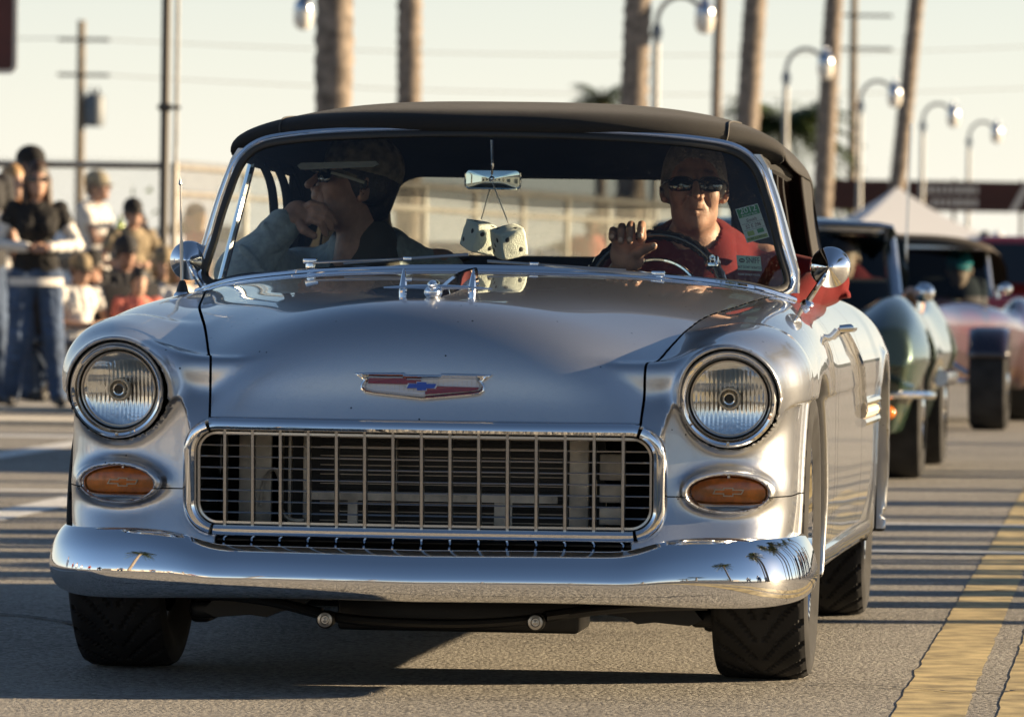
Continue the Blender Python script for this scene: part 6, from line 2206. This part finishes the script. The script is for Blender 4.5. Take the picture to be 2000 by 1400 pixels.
def green_car():
    root = thing('sports_car', 'pale green sports car with chrome bumper blade following the silver convertible', 'car', (1.15, 30.4, 0), -R(5.9))
    top = spline([-.9, -.5, 0, .5, 1.0, 2.2, 3.2, 3.6], [.60, .70, .75, .77, .79, .80, .76, .65])
    hump = spline([-.9, -.6, -.2, .1, .5, 1.0, 1.9, 2.4, 2.9, 3.6], [-.02, .05, .11, .115, .07, .0, .03, .09, .06, 0])
    wid = spline([-.9, -.6, 0, .8, 1.6, 2.4, 3.2, 3.6], [.70, .80, .865, .85, .845, .875, .82, .70])
    def f(x, y, z):
        ax = np.sqrt(x * x + 1e-5)
        T = z - (top(y) + hump(y) * np.exp(-((ax - .66) / .16) ** 2))
        up = np.maximum(z - .56, 0); lo = np.maximum(.56 - z, 0)
        S = ax - (wid(y) - 1.1 * up ** 1.7 - .35 * lo)
        Fr = -y - (.82 - .30 * np.abs(z - .54) ** 1.1 * 2 - .20 * ax ** 2)
        v = smax(smax(T, S, .05), Fr, .04)
        v = smax(v, y - 3.5, .1); v = smax(v, .22 - z, .04)
        for wy in (0, 2.49):
            v = smax(v, -smax(np.sqrt((y - wy) ** 2 + (z - .33) ** 2 + 1e-8) - .37, .5 - ax, .02), .02)
        c = smax(smax(ax - .66, 1.10 - y, .05), smax(y - 2.1, .5 - z, .05), .05)
        return smax(v, -c, .02)
    V, N, Q = surface_nets(f, (np.arange(-.93, .94, .03), np.arange(-.95, 3.6, .03), np.arange(.18, 1.0, .03)), 2)
    cen = V[Q].mean(1)
    fm = ((cen[:, 2] < .545) & (np.abs(N[Q].mean(1)[:, 0]) < 2) & (cen[:, 1] < -.35)).astype(int)
    mesh_obj('body', V, Q, [M_greenp, M_darkgreen], root, N, face_mats=fm)
    # windscreen frame, glass, hard top
    def wsp(u, v):
        return np.array([.63 * u * (1 - .10 * v), 1.02 + .16 * abs(u) ** 2.5 + .30 * v, .79 + .41 * v - .01 * u * u])
    U = np.linspace(-1, 1, 24)
    m = MB(); m.grid(np.array([[wsp(u, v) for u in U] for v in np.linspace(.03, .95, 8)])); m.build('windscreen', M_carglass, root, sharp=0)
    path = [wsp(-1, v) for v in np.linspace(0, 1, 8)] + [wsp(u, 1.0) for u in U[1:-1]] + [wsp(1, v) for v in np.linspace(1, 0, 8)]
    m = MB(); m.tube(np.array(path), .036, 10); m.build('screen_frame', M_silver, root)
    rows = []
    for (yy, z0, z1, w_) in ((1.30, 1.20, 1.215, .60), (1.5, 1.15, 1.25, .62), (1.9, 1.12, 1.25, .63), (2.3, .95, 1.12, .64), (2.6, .80, .84, .62)):
        a = np.linspace(-1, 1, 20); rows.append([(w_ * s_, yy, z0 + (z1 - z0) * (1 - abs(s_) ** 3) ** .5) for s_ in a])
    m = MB(); m.grid(np.array(rows)); m.build('hard_top', M_greenp, root, sharp=0)
    m = MB(); m.box((0, 1.75, .72), (1.2, .3, .45), bev=.05); m.build('seat', M_dkint, root)
    for s in (-1, 1):
        P = [(s * .86, -.32, .40), (s * .84, -.55, .405), (s * .74, -.74, .41), (s * .50, -.84, .41), (s * .30, -.86, .41)]
        m = MB(); m.tube(curve3(P, 20), .024, 10, flat=.8); m.build('bumper_blade', M_chrome, root)
        m = MB(); m.ball((s * .66, -.70, .325), (.05, .03, .035), 14, 8); m.build('parking_lamp', M_amber, root)
        simple_wheel(root, s * .715, 0, .335, .20, s); simple_wheel(root, s * .725, 2.49, .335, .21, s)
        m = MB(); m.lathe([(.012, 0), (.010, .06)], (s * .74, 1.16, .79), 'z', 10); m.ball((s * .76, 1.14, .88), (.055, .04, .05), 14, 10); m.build('door_mirror', M_chrome, root)
        m = MB(); m.tube([(s * .87, .55, .47), (s * .87, 2.0, .46)], .04, 10); m.build('side_pipe', M_chrome, root)
    m = MB(); m.tube([(.60, 2.7, .8), (.62, 2.75, 1.75)], .006, 6); m.build('aerial', M_steel, root)
    # the driver's forearm rests on the sill
    d = thing('person', 'driver of the pale green sports car with a bare arm resting on the door', 'person', (1.15, 30.4, 0), -R(5.9))
    s = Solid(); head_solid(s, (.33, 1.72, 1.05), np.eye(3), fine=False)
    s.limb((.33, 1.80, .88), (.33, 1.82, .62), .12, .15, .05)
    s.limb((.50, 1.80, .86), (.70, 1.50, .80), .055, .045, .03); s.limb((.70, 1.50, .82), (.70, 1.22, .86), .050, .038, .03); s.ell((.70, 1.16, .875), (.04, .05, .035), None, .02)
    for j in range(4):
        s.chain([(.675 + j * .017, 1.14, .885), (.675 + j * .017, 1.09, .885), (.675 + j * .017, 1.065, .865)], [.011, .010, .008], .006)
    s.mesh('body', M_skin3, d, .014)
    s = Solid(); s.limb((.33, 1.80, .90), (.33, 1.82, .60), .14, .17, .05); s.limb((.18, 1.8, .88), (.50, 1.8, .88), .075, .075, .05); s.mesh('shirt', M_redcloth, d, .02)
    s = Solid(); s.ell((.33, 1.745, 1.09), (.085, .10, .09), None); s.mesh('hair', M_hair_brown, d, .016)
green_car()

def hot_rod():
    root = thing('hot_rod', 'violet and pink hot rod with black soft top and exposed fat front tyre', 'car', (2.33, 40.8, 0), -R(6.5))
    # painted scheme: violet above, pale pink sweep, maroon below
    m_ = mat('scalloped_paint', (.2, .02, .06), .22, .35, coat=1.0)
    nt = m_.node_tree; b = nt.nodes['Principled BSDF']
    tc = nt.nodes.new('ShaderNodeTexCoord'); sp = nt.nodes.new('ShaderNodeSeparateXYZ'); nt.links.new(tc.outputs['Object'], sp.inputs[0])
    ns = nt.nodes.new('ShaderNodeTexNoise'); ns.inputs['Scale'].default_value = 3.2; nt.links.new(tc.outputs['Object'], ns.inputs['Vector'])
    ma = nt.nodes.new('ShaderNodeMath'); ma.operation = 'MULTIPLY_ADD'; ma.inputs[1].default_value = .30
    nt.links.new(ns.outputs['Fac'], ma.inputs[0]); nt.links.new(sp.outputs['Z'], ma.inputs[2])
    rp = nt.nodes.new('ShaderNodeValToRGB'); nt.links.new(ma.outputs[0], rp.inputs['Fac'])
    e = rp.color_ramp.elements
    e[0].position = .66; e[0].color = (.030, .003, .008, 1); e[1].position = .70; e[1].color = (.09, .035, .06, 1)
    for p_, c_ in ((.78, (.10, .04, .065, 1)), (.80, (.10, .012, .03, 1)), (.87, (.06, .012, .03, 1)), (.90, (.030, .020, .042, 1))):
        q = rp.color_ramp.elements.new(p_); q.color = c_
    nt.links.new(rp.outputs['Color'], b.inputs['Base Color'])
    wid = spline([-.1, .3, .8, 1.3, 1.8, 2.6, 3.4, 4.0], [.34, .40, .50, .66, .78, .86, .86, .70])
    top = spline([-.1, .6, 1.2, 2.0, 3.0, 4.0], [.80, .84, .86, .84, .80, .70])
    def f(x, y, z):
        ax = np.sqrt(x * x + 1e-5)
        T = z - (top(y) - .10 * (ax / .8) ** 2)
        S = ax - (wid(y) - .5 * np.maximum(z - .66, 0) ** 1.5 - .3 * np.maximum(.6 - z, 0))
        v = smax(smax(T, S, .14), smax(-.1 - y, y - 4.0, .05), .10)
        v = smax(v, .28 - z, .05)
        # rear fender bulge
        q = (np.sqrt(((ax - .80) / .16) ** 2 + ((y - 3.0) / .62) ** 2 + ((z - .48) / .36) ** 2 + 1e-6) - 1) * .16
        v = smin(v, q, .10)
        v = smax(v, -smax(np.sqrt((y - 3.0) ** 2 + (z - .34) ** 2 + 1e-8) - .38, .6 - ax, .02), .02)
        c = smax(smax(ax - .60, 1.75 - y, .05), smax(y - 2.9, .5 - z, .05), .05)
        return smax(v, -c, .02)
    V, N, Q = surface_nets(f, (np.arange(-1.02, 1.03, .035), np.arange(-.18, 4.1, .035), np.arange(.22, 1.0, .03)), 2)
    mesh_obj('body', V, Q, m_, root, N)
    def wsp(u, v):
        return np.array([.66 * u * (1 - .08 * v), 1.62 + .10 * abs(u) ** 2.5 + .16 * v, .84 + .33 * v])
    U = np.linspace(-1, 1, 20)
    m = MB(); m.grid(np.array([[wsp(u, v) for u in U] for v in np.linspace(.02, .98, 6)])); m.build('windscreen', M_carglass, root, sharp=0)
    path = [wsp(-1, v) for v in np.linspace(0, 1, 6)] + [wsp(u, 1.0) for u in U[1:-1]] + [wsp(1, v) for v in np.linspace(1, 0, 6)]
    m = MB(); m.tube(np.array(path), .02, 8); m.build('screen_frame', M_silver, root)
    rows = []
    for (yy, z0, z1, w_) in ((1.72, 1.14, 1.19, .64), (1.74, 1.15, 1.225, .66), (1.85, 1.14, 1.25, .68), (2.3, 1.12, 1.26, .70), (2.7, 1.05, 1.20, .72), (2.95, .84, .92, .74)):
        a = np.linspace(-1, 1, 20); rows.append([(w_ * s_, yy, z0 + (z1 - z0) * (1 - abs(s_) ** 3) ** .6) for s_ in a])
    m = MB(); m.grid(np.array(rows)); m.build('soft_top', mat('brown_canvas', (.05, .04, .03), .9), root, sharp=0)
    m = MB(); m.box((0, 2.5, .72), (1.2, .3, .5), bev=.05); m.build('seat', M_dkint, root)
    for s in (-1, 1):
        simple_wheel(root, s * .72, 0, .31, .245, s); simple_wheel(root, s * .80, 3.0, .36, .26, s)
        a = np.linspace(PI * .2, PI * .85, 14)
        m = MB(); m.grid(np.array([[(s * .72 + xx, .335 * math.cos(t_), .31 + .335 * math.sin(t_) - .012 * (abs(xx) > .1)) for xx in np.linspace(-.125, .125, 6)] for t_ in a])); o = m.build('cycle_fender', mat('plum_paint', (.012, .008, .018), .25, coat=1), root, sharp=0)
        sm = o.modifiers.new('thickness', 'SOLIDIFY'); sm.thickness = .012
        m = MB(); m.tube([(s * .20, .05, .60), (s * .58, -.02, .36)], .018, 8); m.build('shock_absorber', M_chrome, root)
        m = MB(); m.tube([(s * .15, -.05, .33), (s * .60, -.02, .30)], .022, 8); m.build('axle_arm', M_chrome, root)
        m = MB(); m.lathe([(.0001, -.20), (.06, -.20), (.075, -.17), (.07, -.05), (.0001, .03)], (s * .30, .05, .74), 'y', 20); m.build('headlight', M_chrome, root)
        m = MB(); m.lathe([(.012, 0), (.010, .05)], (s * .70, 1.75, .84), 'z', 8); m.ball((s * .745, 1.72, .90), (.05, .035, .04), 12, 8); m.build('door_mirror', M_chrome, root)
    d = thing('person', 'driver of the hot rod in a turquoise cap behind the windscreen', 'person', (2.33, 40.8, 0), -R(6.5))
    s = Solid(); head_solid(s, (.42, 2.25, 1.02), np.eye(3), fine=False); s.limb((.42, 2.32, .86), (.42, 2.34, .6), .13, .16, .05); s.mesh('body', M_skin3, d, .018)
    s = Solid(); s.limb((.42, 2.32, .86), (.42, 2.34, .58), .15, .18, .05); s.mesh('shirt', M_darkcloth, d, .02)
    cap(d, (.42, 2.25, 1.02), np.eye(3), mat('turquoise_cloth', (.03, .35, .42), .8))
hot_rod()

def sedan(label, x, y, rz, paint, group='cars parked in the distance'):
    root = thing('parked_car', label, 'car', (x, y, 0), rz, group)
    def f(X, Y, Z):
        ax = np.sqrt(X * X + 1e-5)
        lo = smax(smax(ax - (.86 - .25 * np.maximum(Z - .6, 0)), np.abs(Y) - (2.25 - .3 * ax * ax), .2), smax(Z - (.86 - .04 * np.abs(Y)), .24 - Z, .05), .10)
        up = smax(smax(ax - (.72 - .30 * np.maximum(Z - .85, 0)), np.abs(Y - .15) - (1.45 - 1.1 * np.maximum(Z - .8, 0)), .12), smax(Z - 1.40, .6 - Z, .05), .10)
        v = smin(lo, up, .06)
        for wy in (-1.35, 1.35):
            v = smax(v, -smax(np.sqrt((Y - wy) ** 2 + (Z - .32) ** 2 + 1e-8) - .36, .55 - ax, .02), .02)
        return v
    V, N, Q = surface_nets(f, (np.arange(-.95, .96, .05), np.arange(-2.4, 2.41, .05), np.arange(.18, 1.5, .04)), 2)
    mesh_obj('body', V, Q, paint, root, N)
    for (yy, zz) in ((-1.18, 1.12), (1.46, 1.12)):
        s_ = -1 if yy < 0 else 1
        m = MB(); m.add([(-.60, yy + s_ * .22 * 1, .93), (.60, yy + s_ * .22, .93), (.52, yy - s_ * .12, 1.31), (-.52, yy - s_ * .12, 1.31)], [(0, 1, 2, 3)]); o = m.build('window', M_winglass, root, smooth=False)
        sm = o.modifiers.new('t', 'SOLIDIFY'); sm.thickness = .04; sm.offset = 0
    for sx in (-1, 1):
        m = MB(); m.box((sx * .70, .1, 1.10), (.07, 1.7, .30), bev=.02); m.build('window', M_winglass, root)
        for wy in (-1.35, 1.35):
            simple_wheel(root, sx * .76, wy, .32, .2, sx)
        m = MB(); m.ball((sx * .62, -2.18, .64), (.12, .06, .07), 12, 8); m.build('headlight', M_globe, root)
    m = MB(); m.box((0, -2.26, .42), (1.5, .10, .12), bev=.03); m.build('bumper', M_rubber, root)
M_whitepaint = mat('white_car_paint', (.70, .72, .75), .25, coat=1.0)
M_redpaint = mat('red_car_paint', (.30, .03, .03), .25, coat=1.0)
M_bluegrey = mat('blue_grey_car_paint', (.12, .15, .20), .25, coat=1.0)
sedan('white parked car behind the wire fence left of the steel pole', -4.6, 76, R(70), M_whitepaint)
sedan('blue grey car seen through the rear window, nearest the dice', -.6, 84, R(75), M_bluegrey)
sedan('white car seen through the rear window behind the steering wheel', 1.9, 92, R(80), M_whitepaint)
sedan('red car far behind the hot rod at the edge of the road', 5.1, 62, R(-8), M_redpaint)
